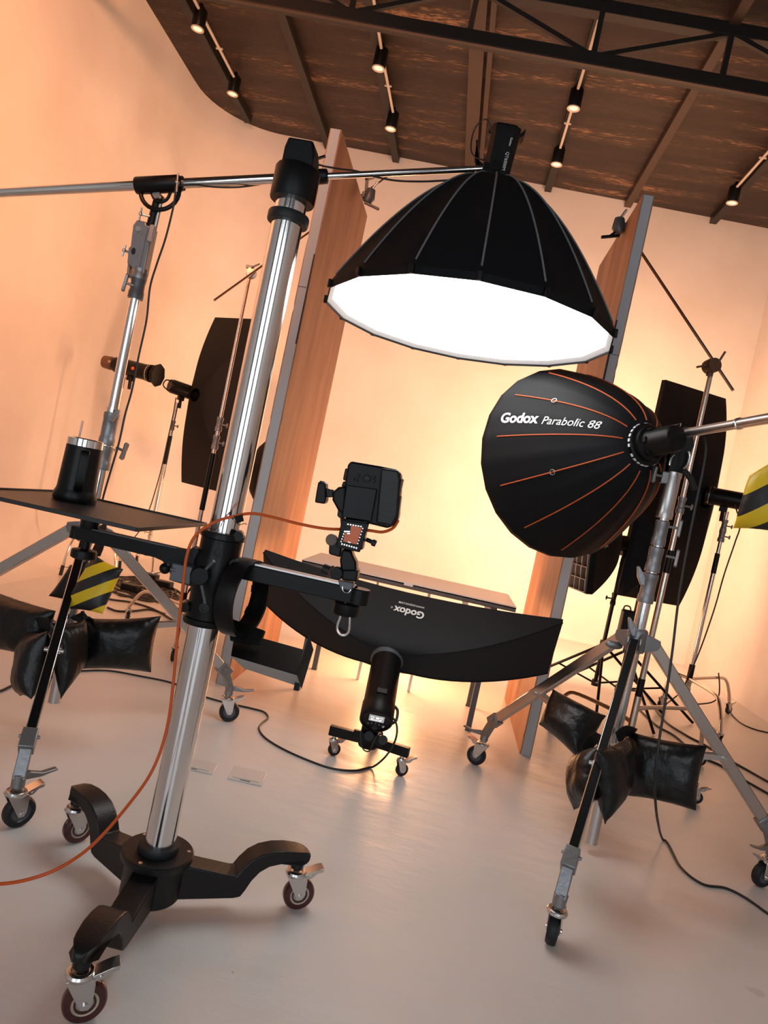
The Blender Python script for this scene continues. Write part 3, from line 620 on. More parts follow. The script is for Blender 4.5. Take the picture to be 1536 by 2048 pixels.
# --- right combination stand
RX, RY = .89, 3.14
t = thing('combo_stand', 'heavy wheeled steel stand at right, carrying the parabolic softbox on a boom handle', 'light stand', (RX, RY, 0))
c = kit_stand(t, RX, RY, .955, .045, [(.612, 2.36, 1.25), (.43, 3.87, 2.75), (1.679, 3.25, 3.6)])
pipe(t, c, .045, .96, .0255, 'alu'); pipe(t, c, .95, 1.14, .0265); coll(t, c, 1.115, 1.245, .031); coll(t, c, 1.25, 1.36, .029); coll(t, c, 1.365, 1.475, .0275)
pipe(t, c, 1.1, 1.66, .022)
build(G().lathe([(.024, 1.485), (.034, 1.485), (.035, 1.51), (.033, 1.515), (.033, 1.66), (.035, 1.665), (.035, 1.685), (.02, 1.69)], c, Z, 36), 'top_receiver', 'alu', t)
build(G().box(c+V((-.037, -.01, 1.655)), (.03, .03, .05)), 'receiver_lug', 'cast', t, bevel=.003)
knob_wing(t, at(1352, 1056, 3.10), V((1, -.4, 0)), s=.95); knob_wing(t, at(1346, 1115, 3.10), V((1, -.4, 0)), s=.95)
knob_wing(t, at(1314, 950, 3.08), V((-1, -.4, 0)), s=.9)
for px, py, dx in ((1283, 1160, -1), (1265, 1262, -1)):
    build(G().prism([(-.03, .052), (-.02, .055), (.012, .015), (.016, -.02), (.0, -.022), (-.02, .01)], at(px, py, 3.08), V((1, 0, 0)), Z, V((0, 1, 0)), .018), 'lever', 'cast', t, bevel=.003)
for px, py in ((1207, 1262, ), ):
    build(G().ball(at(1228, 1290, 3.2), .03, 14, (1.3, .4, .6)), 'lever', 'cast', t)
RA, RB = at(1362, 868, 3.03), at(1700, 808, 2.15)
rd = (RB-RA).normalized()
hb = build(G().cyl(RA, RB, .0185, 32), 'boom_handle', 'alu', t)
build(G().lathe([(.019, -.008), (.022, -.006), (.022, .006), (.019, .008)], RA.lerp(RB, .43), rd, 28), 'handle_ring', 'steel', hb)
g = G(); ha, hb2 = frame(rd)
for k in range(10): g.box(RA+rd*(.10+k*.045)+(V((0, -1, .7)).normalized())*.0178, (.0022, .0022, .016 if k % 2 else .026), (rd, rd.cross(V((0, -1, .7)).normalized()), V((0, -1, .7)).normalized()))
build(g, 'scale_mark', 'grey_metal', hb)

# --- flash heads and softbox domes
def dome(t, C, n, R, D, N, ph, a, b, r0, p, fab, ribm, step, rr, tri=0, ribt=(.03, .97)):
    """N-sided fabric dome: rim centre C, opening along -n (n points to the neck)."""
    def S(tt, f, off=0.0):                       # f in rib units (float)
        i = math.floor(f); w = f-i
        def pt(k): q = ph+2*pi*k/N; return a*cos(q)+b*sin(q)
        r = r0+(R-r0)*tt; h = D*(1-tt**p)
        e = pt(i).lerp(pt(i+1), w); return C+e*(r-.02*R*sin(pi*tt)*sin(pi*w)*tri)+n*h+e.normalized()*off
    K = 16; sub = 4
    rings = [[S(k/K, j/sub) for j in range(N*sub)] for k in range(K+1)]
    g = G().loft(rings, True, False)
    o = build(g, 'shell', fab, t, angle=25)
    lip = G(); lr = [[S(1, j/sub), S(1, j/sub)-n*.028, S(1, j/sub)-n*.028-(S(1, j/sub)-C).normalized()*.004, S(1, j/sub)-(S(1, j/sub)-C).normalized()*.004-n*.002] for j in range(N*sub+1)]
    build(lip.loft(lr, True, False), 'rim_band', fab, t, angle=50)
    for k in range(0, N, step):
        pts = [S(ribt[0]+(ribt[1]-ribt[0])*j/20, k, .0012) for j in range(21)]
        build(G().tube(pts, rr, 8), 'rib', ribm, t)
    return S
on = V((-.024, .022, 1)).normalized(); oc = V((-.101, 3.0, 2.118))
oa = on.cross(V((0, 1, .01))).normalized(); ob = on.cross(oa)
t = thing('octagonal_softbox', 'large black dome softbox with glowing white underside hanging from the boom', 'softbox', oc)
S = dome(t, oc, on, .602, .585, 16, 1.226, oa, ob, .075, 1.62, 'fabric', 'grey_pipe', 1, .0038, 1)
rim = [S(1, k) for k in range(16)]
g = G(); inr = [[oc+(S(1, j/4)-oc)*f-on*z for j in range(64)] for f, z in ((.990, .004), (.975, .0), (.72, -.006), (.4, -.010), (.08, -.012))]
build(g.loft(inr, True, True), 'diffuser', 'glow', t)
M['white_cloth'] = mat('white_cloth_edge', (.78, .78, .78), .8)
build(G().loft([[oc+(S(1, j/4)-oc)*f-on*z for j in range(64)] for f, z in ((.996, .020), (.975, .012), (.958, .002))], True, False), 'diffuser_edge', 'white_cloth', t)
for k in range(16):
    e = (rim[k]-oc).normalized(); build(G().box(rim[k]+e*.004-on*.012, (.014, .018, .032), (e, on.cross(e), on)), 'rod_pocket', 'plastic', t, bevel=.003)
# overhead flash head
hn = (at(1010, 262, 3.0)-at(985, 366, 3.0)).normalized(); h0 = oc+on*.575
t = thing('studio_flash', 'black flash head standing upright on top of the overhead softbox', 'studio flash', h0)
build(G().lathe([(.07, -.02), (.078, 0), (.078, .02), (.06, .028)], h0, hn, 32), 'speed_ring', 'iron2', t)
hx = (V((1, 0, 0))-hn*hn.x).normalized(); hy = hn.cross(hx)
def oct_ring(z, w, d, ch): return [h0+hn*z+hx*x+hy*y for x, y in ((-w+ch, -d), (w-ch, -d), (w, -d+ch), (w, d-ch), (w-ch, d), (-w+ch, d), (-w, d-ch), (-w, -d+ch))]
build(G().loft([oct_ring(.02, .056, .06, .022), oct_ring(.185, .058, .062, .022), oct_ring(.205, .060, .064, .02), oct_ring(.228, .060, .064, .02), oct_ring(.238, .05, .05, .018)]), 'body', 'plastic', t, bevel=.003)
build(G().prism([(.052, .205), (.078, .243), (.076, .215), (.062, .20)], h0, hx, hn, hy, .06), 'rear_handle', 'plastic', t, bevel=.002)
build(G().prism([(-.056, .20), (-.074, .222), (-.07, .198)], h0, hx, hn, hy, .05), 'socket_cover', 'plastic', t, bevel=.002)
br = at(966, 338, 2.97)
build(G().box(br+V((.035, .0, 0)), (.07, .045, .04)).prism([(-.10, .05), (-.062, .03), (-.05, .0), (-.052, -.02), (-.07, .0), (-.085, .03), (-.115, .12), (-.107, .125)], h0+hn*.045, hx, hn, hy, .035).cyl(br+V((.05, -.03, .01)), br+V((.05, .03, .01)), .022, 20), 'tilt_bracket', 'iron2', t, bevel=.003)
build(G().tube([at(952, 345, 2.96), at(962, 349, 2.94)], .008, 12).ball(at(949, 352, 2.95), .012, 12), 'bracket_knob', 'alu', t)
fy = -hy if hy.y > 0 else hy
def ftxt(z0, L, x): return lambda u, v: h0+hn*(z0-u*L)+hx*(x+v*L)+fy*.0605
fx = lambda z0, L, x: (lambda u, v: h0+hn*(z0-u*L)+hx*(x+v*L)+fy*.0628)
lettering('Godox', fx(.178, .035, .026), 'white', t, bold=.015)
lettering('QT600IIM', fx(.118, .075, .022), 'white', t)
cable('power_lead', 'thin black power lead looping up behind the overhead flash head', [at(*p) for p in ((984, 262, 3.0), (979, 248, 3.0), (972, 239, 3.0), (962, 243, 3.02), (951, 255, 3.03), (944, 275, 3.03), (942, 300, 3.02), (949, 313, 3.0), (962, 319, 2.98), (976, 321, 2.97))], .0032)
cable('boom_cable', 'black cable slung under the thin end of the boom, drooping below it', [at(*p) for p in ((972, 346, 2.98), (960, 353, 2.97), (930, 358, 2.97), (890, 361, 2.97), (840, 363, 2.97), (790, 361, 2.97), (745, 352, 2.98), (712, 342, 3.0), (680, 338, 3.02), (650, 333, 3.03), (632, 331, 3.04), (600, 352, 3.03), (540, 365, 3.02), (480, 374, 2.97), (430, 374, 2.95), (385, 369, 2.95), (352, 372, 2.94))], .004)
cable('stand_cable', 'black cable falling beside the column of the left boom stand', [at(*p) for p in ((352, 372, 2.94), (349, 400, 2.94), (343, 430, 2.95), (330, 480, 2.96), (313, 530, 2.96), (300, 575, 2.96), (293, 640, 2.96), (278, 710, 2.95), (264, 780, 2.95), (250, 830, 2.93), (238, 885, 2.92), (222, 940, 2.92), (205, 1000, 2.93), (196, 1050, 2.95), (188, 1130, 2.96))], .0045)

# --- parabolic softbox
SCL = 1.06; yw, pt = .462, -.179
pn = V((-sin(yw)*cos(pt), cos(yw)*cos(pt), sin(pt)))          # opening direction
pr = at(1290, 890, 2.905*SCL); pD, pR = .504*SCL, .44*SCL
pc = pr+pn*pD; pa = pn.cross(Z).normalized(); pb = pa.cross(pn)
t = thing('parabolic_softbox', 'black parabolic softbox with orange piped ribs and white lettering, on the right stand', 'softbox', pr)
S2 = dome(t, pc, -pn, pR, pD, 24, 2.048, pa, pb, .07, 1.75, 'fabric2', 'orange_pipe', 2, .0030, .15, (.10, .93))
build(G().loft([[pc+(S2(1, j/4)-pc)*f for j in range(96)] for f in (.985, .5, .05)], True, True), 'diffuser', 'white_cloth', t)
build(G().lathe([(.066, -.012), (.088, -.010), (.090, -.004), (.090, .012), (.084, .016), (.066, .016)], pr-pn*.004, -pn, 56, True), 'speed_ring', 'iron2', t)
g = G(); ra, rb = frame(pn)
for k in range(26):
    if k % 13 in (5, 11): continue
    q = 2*pi*k/26; e = ra*cos(q)+rb*sin(q); g.box(pr+e*.0905-pn*.006, (.004, .013, .010), (e, pn.cross(e), pn))
build(g, 'ring_notch', 'white', t)
# lettering wraps on the panel between two ribs
ML = [0.0]
for k in range(200): ML.append(ML[-1]+(S2((k+1)/200, 3)-S2(k/200, 3)).length)
def t_of(L):                                                   # inverse meridian length, measured from the rim
    L = ML[-1]-L
    for k in range(200):
        if ML[k+1] >= L: return (k+(L-ML[k])/(ML[k+1]-ML[k]))/200
    return 1
def ptxt(L0, W, f0):
    def fn(u, v):
        tt = t_of(L0+u*W); r = .07+(pR-.07)*tt
        return S2(tt, f0-(v*W)/(r*2*pi/24), .0022)
    return fn
lettering('Godox', ptxt(.062, .20, 3.38), 'white', t, bold=.03, sub=6)
lettering('Parabolic 88', ptxt(.282, .265, 3.42), 'white', t, shear=.25, sub=12)
for k, tt in ((2, .68), (6, .62)):
    p = S2(tt, k, .004); build(G().torus(p, (S2(tt, k+.6)-S2(tt, k-.6)).cross(S2(tt+.1, k)-S2(tt-.1, k)), .0115, .0016, 24, 8), 'd_ring', 'alu', t)
# right flash
t = thing('studio_flash', 'black flash head with curved tilt bracket behind the parabolic softbox', 'studio flash', pr-pn*.03)
bk = -pn
build(G().lathe([(.05, .0), (.074, .006), (.076, .03), (.060, .036), (.056, .05), (.056, .15), (.05, .165), (.02, .168)], pr+bk*.012, bk, 40), 'body', 'plastic', t, bevel=.001)
for q in range(6):
    e = ra*cos(q*pi/3)+rb*sin(q*pi/3); build(G().box(pr+e*.060+bk*.06, (.008, .026, .02), (e, pn.cross(e), pn)), 'cooling_lug', 'iron2', t, bevel=.002)
yk = V((RX, RY, 1.69)); lx = V((.93, -.36, 0)).normalized()
build(G().prism([(-.032, -.005), (.032, -.005), (.036, .05), (.05, .12), (.03, .19), (-.035, .19), (-.05, .12), (-.036, .05)], yk, V((1, 0, 0)), Z, V((0, 1, 0)), .05), 'tilt_bracket', 'iron2', t, bevel=.004)
def pxs(pts, y): return spline([at(x, yy, y) for x, yy in pts], 5)
for pts in (((1377, 903), (1379, 908), (1379, 916), (1375, 928), (1366, 938)), ((1348, 909), (1343, 914), (1340, 924), (1339, 931))):
    build(G().tube(pxs(pts, 3.09), .0050, 8), 'slot_edge', 'steel', t)
build(G().tube(pxs(((1367, 940), (1376, 950), (1383, 962), (1390, 980)), 3.06), [.012]*15+[.009], 14), 'tilt_grip', 'rubber', t)
build(G().lathe([(.019, -.05), (.030, -.045), (.034, -.03), (.032, .03), (.022, .036), (.019, .036)], RA-rd*.015, rd, 28).box(RA-rd*.05, (.07, .06, .07)), 'boom_socket', 'iron2', t, bevel=.004)
g = G()
P = [at(x, y, 2.97) for x, y in ((1333, 853), (1357, 848), (1362, 846), (1361, 852), (1345, 858), (1332, 866), (1333, 853))]
g.tube(P, .0018, 6).tube([at(1345, 850, 2.97), at(1340, 861, 2.97)], .0015, 6).tube([at(1352, 849, 2.97), at(1350, 856, 2.97)], .0015, 6)
build(g, 'wire_guard', 'alu', t)
cable('flash_cable', 'black power cable dropping from the right flash head and running along the floor', [at(*p) for p in ((1350, 862, 3.0), (1380, 856, 2.98), (1402, 868, 2.95), (1412, 890, 2.93), (1408, 930, 2.92), (1394, 1000, 2.92), (1374, 1100, 2.90), (1357, 1200, 2.86), (1345, 1300, 2.83), (1331, 1400, 2.8), (1317, 1490, 2.76), (1310, 1560, 2.76), (1311, 1605, 2.80), (1316, 1645, 2.98))]+[onz(*p, .005) for p in ((1326, 1680), (1362, 1735), (1405, 1768), (1450, 1776), (1490, 1795), (1540, 1830), (1600, 1868))], .0052)

# --------------------------------------------------------------- sandbags
def pillow(par, q, th, m='vinyl', name='pouch', seed=0, nu=26, nv=22):
    TL, TR, BR, BL = [V(p) for p in q]; n = (TR-TL).cross(BL-TL).normalized()
    def f(sgn):
        def fn(u, v):
            p = TL*(1-u)*(1-v)+TR*u*(1-v)+BR*u*v+BL*(1-u)*v
            a, b = abs(2*u-1), abs(2*v-1)
            k = max(0, 1-a**3.2)**.62*max(0, 1-b**3.0)**.62
            ctr = (TL+TR+BR+BL)/4
            p = p+(ctr-p)*(.07*(1-(a*b)**2))*max(a, b)**4
            w = pnoise(p*14+V((seed, 0, 0)))*.5+pnoise(V((u*16, v*3, seed)))*(b**2)*.9+pnoise(V((u*3, v*14, seed+5)))*(a**2)*.6
            return p+n*sgn*(th*.5*k*(1+.22*w)+.002)+n*.006*w*max(a, b)**3
        return fn
    g = G().grid(f(1), nu, nv); g.grid(f(-1), nu, nv)
    R = lambda s: [f(s)(i/nu, 0) for i in range(nu)]+[f(s)(1, j/nv) for j in range(nv)]+[f(s)(1-i/nu, 1) for i in range(nu)]+[f(s)(0, 1-j/nv) for j in range(nv)]
    g.loft([R(1), R(-1)], True, False)
    return build(g, name, m, par, angle=70)
def PQ(*a): return [at(*p) for p in a]
def sandbag(label, pouches, strap, m='vinyl', names=None):
    c = sum((sum(q[0], V())/4 for q in pouches), V())/len(pouches)
    t = thing('sandbag', label, 'sandbag', (c.x, c.y, min(p.z for q in pouches for p in q[0])), 'sandbags on the stands')
    for i, (q, th) in enumerate(pouches): pillow(t, q, th, m if isinstance(m, str) or not isinstance(m, list) else m[i], seed=i*3.1+c.x*7)
    if strap:
        P = spline([at(*p) for p in strap], 4); g = G(); rr = []
        for i, p in enumerate(P):
            d = (P[min(i+1, len(P)-1)]-P[max(i-1, 0)]).normalized(); a, b = frame(d, V((0, 1, 0)))
            rr.append([p+a*.022+b*.003, p-a*.022+b*.003, p-a*.022-b*.003, p+a*.022-b*.003])
        build(g.loft(rr), 'strap', 'fabric2', t)
    return t
sandbag('black sandbag with ribbed top at the far left, over the legs of the boom stand', [(PQ((-40, 1172, 2.9), (112, 1222, 2.78), (88, 1318, 2.78), (-50, 1292, 2.9)), .13), (PQ((58, 1262, 2.76), (96, 1262, 2.62), (62, 1398, 2.56), (38, 1392, 2.70)), .12)], ((60, 1255, 2.78), (80, 1245, 2.75), (100, 1250, 2.7)))
sandbag('black sandbag on the boom stand, its wide pouch nearest the orange cable', [(PQ((168, 1236, 2.86), (322, 1232, 2.95), (302, 1345, 2.95), (158, 1338, 2.84)), .13), (PQ((100, 1245, 2.60), (172, 1240, 2.76), (168, 1330, 2.78), (122, 1398, 2.60)), .10)], ((150, 1240, 2.75), (165, 1232, 2.8), (178, 1238, 2.86)))
M['hazard'] = hazard_mat('hazard_stripes', (.546/.083, 0, -.835/.083), .18)
sandbag('black and yellow striped sandbag hanging below the stand tray arm', [(PQ((188, 1108, 2.74), (246, 1138, 2.72), (205, 1228, 2.66), (122, 1218, 2.68)), .07), (PQ((140, 1130, 2.84), (178, 1118, 2.86), (170, 1215, 2.82), (97, 1192, 2.82)), .06)], ((190, 1112, 2.75), (200, 1085, 2.8), (205, 1050, 2.9)), ['hazard', 'vinyl'])
sandbag('crumpled black sandbag slung over the left leg of the right stand', [(PQ((1106, 1378, 3.40), (1212, 1432, 3.2), (1160, 1522, 3.1), (1078, 1448, 3.3)), .15), (PQ((1150, 1510, 2.92), (1200, 1490, 2.76), (1188, 1600, 2.62), (1148, 1620, 2.78)), .12)], ((1170, 1500, 3.0), (1185, 1480, 3.0), (1200, 1470, 2.95)))
sandbag('black sandbag on the right stand, with a wide pouch under the dangling power cable', [(PQ((1256, 1462, 2.98), (1414, 1492, 2.86), (1392, 1622, 2.84), (1248, 1590, 2.94)), .12), (PQ((1194, 1500, 2.62), (1258, 1474, 2.82), (1256, 1572, 2.86), (1210, 1648, 2.62)), .10)], ((1235, 1475, 2.85), (1252, 1462, 2.9), (1268, 1466, 2.98)))
M['hazard_b'] = hazard_mat('hazard_stripes_wide', (.70/.105, 0, -.71/.105), .30)
sandbag('black and yellow striped sandbag hanging from the boom handle at the right edge', [(PQ((1498, 952, 2.5), (1610, 880, 2.4), (1600, 1075, 2.4), (1466, 1056, 2.5)), .11)], ((1560, 915, 2.46), (1575, 860, 2.42), (1590, 835, 2.40)), 'hazard_b')
# ============================================ SET: strip light, table, panels
def rect_box(t, A, n, l, s, W, w, D, fab='fabric', r0=.075, p=1.6, lip=.035, glow='white_cloth', K=14, q=12, slack=.0, droop=.0):
    """rectangular softbox: neck ring at A, opening along n, half sizes W along l and w along s."""
    per = []
    for i in range(4*q):
        k, f = divmod(i, q); f = f/q*2-1
        per.append([(f, -1), (1, f), (-f, 1), (-1, -f)][k])
    def S(tt, x, y):
        c = atan2s(y, x); ring = V((cos(c)*r0, sin(c)*r0, 0))
        X = ring.x+(x*W-ring.x)*tt; Y = ring.y+(y*w-ring.y)*tt; sag = slack*sin(pi*tt)*(1-min(abs(x), abs(y))**2)
        Y -= droop*max(0, y)*(1-x*x)*tt*tt
        return A+l*X*(1-sag)+s*Y*(1-sag)+n*(D*tt**p)
    g = G().loft([[S(k/K, x, y) for x, y in per] for k in range(K+1)], True, False)
    build(g, 'shell', fab, t, angle=32)
    R = lambda z, f: [A+l*x*W*f+s*(y*w-droop*max(0, y)*(1-x*x))*f+n*(D+z) for x, y in per]
    build(G().loft([R(0, 1), R(lip, 1), R(lip, .985), R(lip*.4, .985)], True, False), 'front_lip', fab, t, angle=50)
    build(G().loft([R(lip*.45, .985), R(lip*.6, .6), R(lip*.6, .05)], True, True), 'diffuser', glow, t)
    return S
def atan2s(y, x): return math.atan2(y, x)
sA = V((-.162, 3.6, .516)); e, yw = .58, -.08
sn = V((-sin(yw)*cos(e), cos(yw)*cos(e), sin(e))); sl = V((cos(yw), sin(yw), 0)); ss = sl.cross(sn)
t = thing('strip_softbox', 'long black strip softbox with upside-down white lettering, low in front of the table', 'softbox', sA)
SS = rect_box(t, sA, sn, sl, ss, .83, .187, .37, 'fabric3', .08, 1.75, .03, 'white_cloth', slack=.03, droop=.066)
g = G()
for x, y in ((-1, 1), (1, 1), (1, -1), (-1, -1)): g.tube([SS(k/14, x, y) for k in range(15)], .004, 6)
build(g, 'seam', 'fabric', t)
def stxt(px, py, W, off):           # printed rotated half a turn on the upper panel
    tt0 = .80; base = SS(tt0, .0, 1)
    def fn(u, v):
        x = px-(u-.5)*W/.83; tt = py-v*W/.42
        x2 = x/tt
        return SS(tt, max(-1, min(1, x2)), 1)+(ss*.85-sn*.5)*.006
    return fn
lettering('Godox', stxt(.052, .83, .165, 0), 'white', t, bold=.03, sub=5)
lettering('WWW.GODOX.COM', stxt(.055, .905, .14, 0), 'white', t, bold=.01, sub=12)
build(G().torus(SS(.80, -.06/.80, 1)+(ss*.85-sn*.5)*.007, ss-sn*.5, .0045, .0009, 14, 6), 'trademark_ring', 'white', t)
# flash under it
tE = at(752, 1443, 3.27); tn = (tE-sA).normalized(); TLn = (tE-sA).length
t = thing('studio_flash', 'black tubular flash head with lit display, angled up into the strip softbox', 'studio flash', sA)
build(G().lathe([(.07, -.03), (.082, -.028), (.084, .015), (.078, .02), (.07, .02)], sA, tn, 40), 'speed_ring', 'grey_metal', t)
build(G().lathe([(.05, .0), (.074, .005), (.0755, .012), (.0755, TLn*.74), (.079, TLn*.76), (.079, TLn*.985), (.075, TLn), (.068, TLn+.002), (.066, TLn-.006), (.01, TLn-.006)], sA, tn, 44), 'body', 'plastic', t, bevel=.001)
ta, tb = frame(tn); tb = -tb if tb.z < 0 else tb; ta = tn.cross(tb); ta = ta if ta.x > 0 else -ta
EC = sA+tn*(TLn-.004)
build(G().tube([EC+ta*(.064*cos(q))+tb*(.064*sin(q)*.9+.004)+tn*.003 for q in [pi*.12+pi*.76*k/16 for k in range(17)]], .0022, 8), 'rear_trim', 'maroon', t)
d_ = build(G().box(EC+tb*.018+tn*.002, (.072, .042, .004), (ta, tb, tn)), 'display', 'screen_grey', t, bevel=.002)
g = G()
for x, y, w_, h_ in ((-.02, .028, .02, .003), (.004, .024, .014, .012), (.022, .028, .014, .003), (-.02, .016, .012, .004), (-.004, .008, .05, .003), (.02, .014, .01, .006)): g.box(EC+tb*y+ta*x+tn*.0045, (w_, h_, .0008), (ta, tb, tn))
build(g, 'display_symbol', 'disp_txt', d_)
for k in range(5): build(G().lathe([(.001, -.002), (.0055, -.002), (.0055, .005), (.001, .006)], EC+ta*(-.034+.017*k)+tb*(-.014-.004*abs(k-2))+tn*.001, tn, 14), 'button', 'grey_metal', t)
build(G().lathe([(.004, -.002), (.015, -.002), (.015, .012), (.013, .015), (.001, .015)], EC-tb*.035+tn*.001, tn, 24), 'dial', 'rubber', t)
build(G().ball(EC+ta*.038-tb*.026+tn*.003, .006, 12), 'test_button', 'white', t)
build(G().box(sA+tn*(TLn*.70)+tb*.0755, (.05, .012, .03), (ta, tb, tn)), 'latch', 'iron2', t, bevel=.002)
build(G().tube(spline([sA+tn*(TLn*.98)+ta*.075, sA+tn*(TLn*.92)+ta*.092+tb*.0, sA+tn*(TLn*.78)+ta*.092, sA+tn*(TLn*.72)+ta*.074], 5), .007, 8), 'carry_handle', 'rubber', t)
for k in (-1, 1): build(G().cyl(at(752+k*14, 1476+k*4, 3.36), at(752+k*14, 1476+k*4, 3.30), .022, 20), 'tilt_knob', 'rubber', t)
# roller base
rb0 = V((-.163, 3.50, 0))
t = thing('roller_base', 'low black three-armed roller base on small castors under the tubular flash', 'light stand', rb0)
build(G().lathe([(.01, .085), (.045, .09), (.05, .1), (.05, .15), (.03, .16), (.018, .165), (.018, .25), (.01, .25)], rb0, Z, 28), 'hub', 'iron2', t)
for q, tilt in (((-.365, 3.505), 0), ((.045, 3.455), 0), ((-.15, 3.9), 0)):
    d = V((q[0], q[1], 0))-rb0; L = d.length; d.normalize()
    build(G().bar(rb0+d*.03+Z*.125, rb0+d*L+Z*.125, .034, .048), 'base_arm', 'iron2', t, bevel=.003)
    st = rb0+d*(L-.03); hh = V((cos(.5), sin(.5), 0)); caster(t, st+hh*.014, .5, .105, .032, .022, 'rubber', 'grey_metal', off=.014)
build(G().box(rb0+V((0, -.035, .20)), (.085, .09, .05)).box(rb0+V((.0, -.09, .165)), (.15, .03, .05)), 'head_bracket', 'iron2', t, bevel=.006)
cable('power_cable', 'black power cable snaking over the floor to the tubular flash', [onz(*p, .005) for p in ((150, 1342), (215, 1341), (280, 1352), (345, 1366), (400, 1390), (450, 1405), (500, 1416), (528, 1424), (536, 1436), (524, 1446), (518, 1458), (532, 1477), (570, 1500), (620, 1522), (665, 1537), (710, 1541))]+[at(*p) for p in ((745, 1534, 3.47), (772, 1512, 3.40), (790, 1482, 3.34), (794, 1455, 3.30), (786, 1436, 3.27), (770, 1434, 3.26))], .005)
cable('flash_lead', 'short black lead looping below the tubular flash display', [at(*p) for p in ((722, 1462, 3.29), (722, 1485, 3.29), (728, 1500, 3.29), (738, 1502, 3.29), (745, 1490, 3.29), (752, 1474, 3.28), (764, 1468, 3.27))], .0035)
# table
t = thing('table', 'pale topped table with dark grey metal frame, behind the strip softbox', 'table', (-.17, 4.7, 0))
build(G().box((-.17, 4.71, .817), (1.36, .64, .016)), 'table_top', 'table', t, bevel=.003)
ap = build(G().box((-.19, 4.425, .797), (1.16, .03, .024)).box((-.17, 4.4, .806), (1.36, .02, .03)), 'front_rail', 'grey_metal', t, bevel=.002)
s_ = at(817, 1169, 4.387); build(G().box(s_, (.058, .004, .02)), 'label_plate', 'white', ap, bevel=.002)
build(G().box((-.19, 4.98, .79), (1.16, .03, .035)), 'rear_rail', 'grey_metal', t)
for x, y in ((-.72, 5.0), (.40, 5.0), (.385, 4.45), (-.72, 4.45)):
    build(G().box((x, y, .40), (.034, .034, .80)).box((x, y, .004), (.04, .04, .008)), 'leg', 'grey_metal', t, bevel=.002)
for x in (-.40, -.03): build(G().box((x, 5.0, .40), (.02, .02, .80)), 'centre_leg', 'alu', t)
for x in (.20, .34): build(G().prism([(-.02, 0), (.02, 0), (.03, -.05), (-.01, -.05)], V((x, 4.46, .785)), V((1, 0, 0)), Z, V((0, 1, 0)), .03), 'bracket', 'alu', t)
# tall panels
def panel(x0, x1, y0, y1, h, label, inner):
    t = thing('standing_panel', label, 'panel', ((x0+x1)/2, (y0+y1)/2, 0))
    g = G().box(((x0+x1)/2, (y0+y1)/2, h/2), (x1-x0, y1-y0, h))
    rnd = random.Random(int(h*1000))
    core = build(g, 'foam_core', 'foam', t, bevel=.002)
    for side, x in ((-1, x0), (1, x1)):
        # slightly ragged front edge of the skin
        z = 0; pts = []
        while z < h: pts.append((y0+.002+rnd.random()*.004+(.012 if rnd.random() < .05 else 0), z)); z += .035
        pts.append((y0+.003, h)); poly = pts+[(y1, h), (y1, 0)]
        build(G().prism(poly, V((x+side*.003, 0, 0)), V((0, 1, 0)), Z, V((1, 0, 0)), .006), 'board_face', 'board', t)
    build(G().box(((x0+x1)/2, y0-.0015, h*.72), (x1-x0-.002, .003, .004)), 'joint_line', 'grey_metal', t)
    build(G().box(((x1-.002 if inner > 0 else x0+.002), y0-.0005, h*.70), (.008, .003, h*.16)), 'dark_gap', 'rubber', t)
panel(-1.168, -1.110, 4.17, 5.43, 3.385, 'tall brown-faced panel with grey edge standing behind the chrome column', 1)
panel(.697, .752, 4.225, 5.46, 3.33, 'tall brown-faced panel with grey edge standing beside the parabolic softbox', -1)
def clamp(px, py, Y, side, label):
    p = at(px, py, Y); t = thing('super_clamp', label, 'clamp', p, 'clamps on the panel tops')
    s = side
    build(G().tube([p-V((s*.02, 0, .045)), p-V((s*.005, 0, .01)), p+V((s*.0, 0, .05))], [.03, .042, .03], 14).box(p+V((-s*.03, 0, .0)), (.05, .05, .04)), 'body', 'grey_metal', t, bevel=.003)
    build(G().cyl(p+V((s*.0, 0, .04)), p+V((s*.035 if s > 0 else .03, -.01, .105)), .0085, 12), 'spigot', 'alu', t)
    if s > 0: build(G().bar(p+V((-.035, 0, .03)), p+V((-.045, 0, .115)), .02, .02).bar(p+V((-.06, 0, .11)), p+V((.0, 0, .14)), .02, .02), 'jaw_arm', 'grey_metal', t)
    q = p+V((s*.03 if s > 0 else -.035, -.02, -.075))
    build(G().cyl(p+V((0, 0, -.03)), q, .008, 10).bar(q+V((-.055, 0, .02*s)), q+V((.055, 0, -.01*s)), .022, .016), 'tee_handle', 'iron2' if s < 0 else 'grey_metal', t, bevel=.003)
clamp(740, 393, 4.95, 1, 'grey clamp with tee handle on the top edge of the panel behind the chrome column')
clamp(1236, 452, 4.62, -1, 'black clamp with pale spigot on the top edge of the panel at the right')

# ================================================ BACKGROUND EQUIPMENT
M['orange_lit_chrome'] = mat('chrome_warm_reflection', (.66, .60, .54), .16, 1)  # chrome with the room's orange reflection mixed into its base colour
def turtle(t, c, zh, feet, r=.0125, cr=.035):
    """C-stand base: bent tubular legs ending in small castors."""
    for fx, fy in feet:
        d = V((fx, fy, 0))-c; L = d.length; d.normalize()
        build(G().tube(spline([c+Z*zh, c+d*.1+Z*zh, c+d*(L*.62)+Z*(zh+.005), c+d*(L*.80)+Z*(zh-.02), c+d*(L*.93)+Z*(zh*.62), c+d*L+Z*.10], 4), r, 12), 'leg', 'orange_lit_chrome', t)
        h = V((cos(fx*9), sin(fx*9), 0)); caster(t, c+d*L+h*.014, fx*9, .12, cr, .02, 'rubber', 'grey_metal', off=.014)
    build(G().cyl(c+Z*(zh-.06), c+Z*(zh+.09), .022, 18), 'hub', 'iron2', t)
def riser(t, c, segs):
    for z0, z1, r, m in segs: build(G().cyl(c+Z*z0, c+Z*z1, r, 20), 'column', m, t)
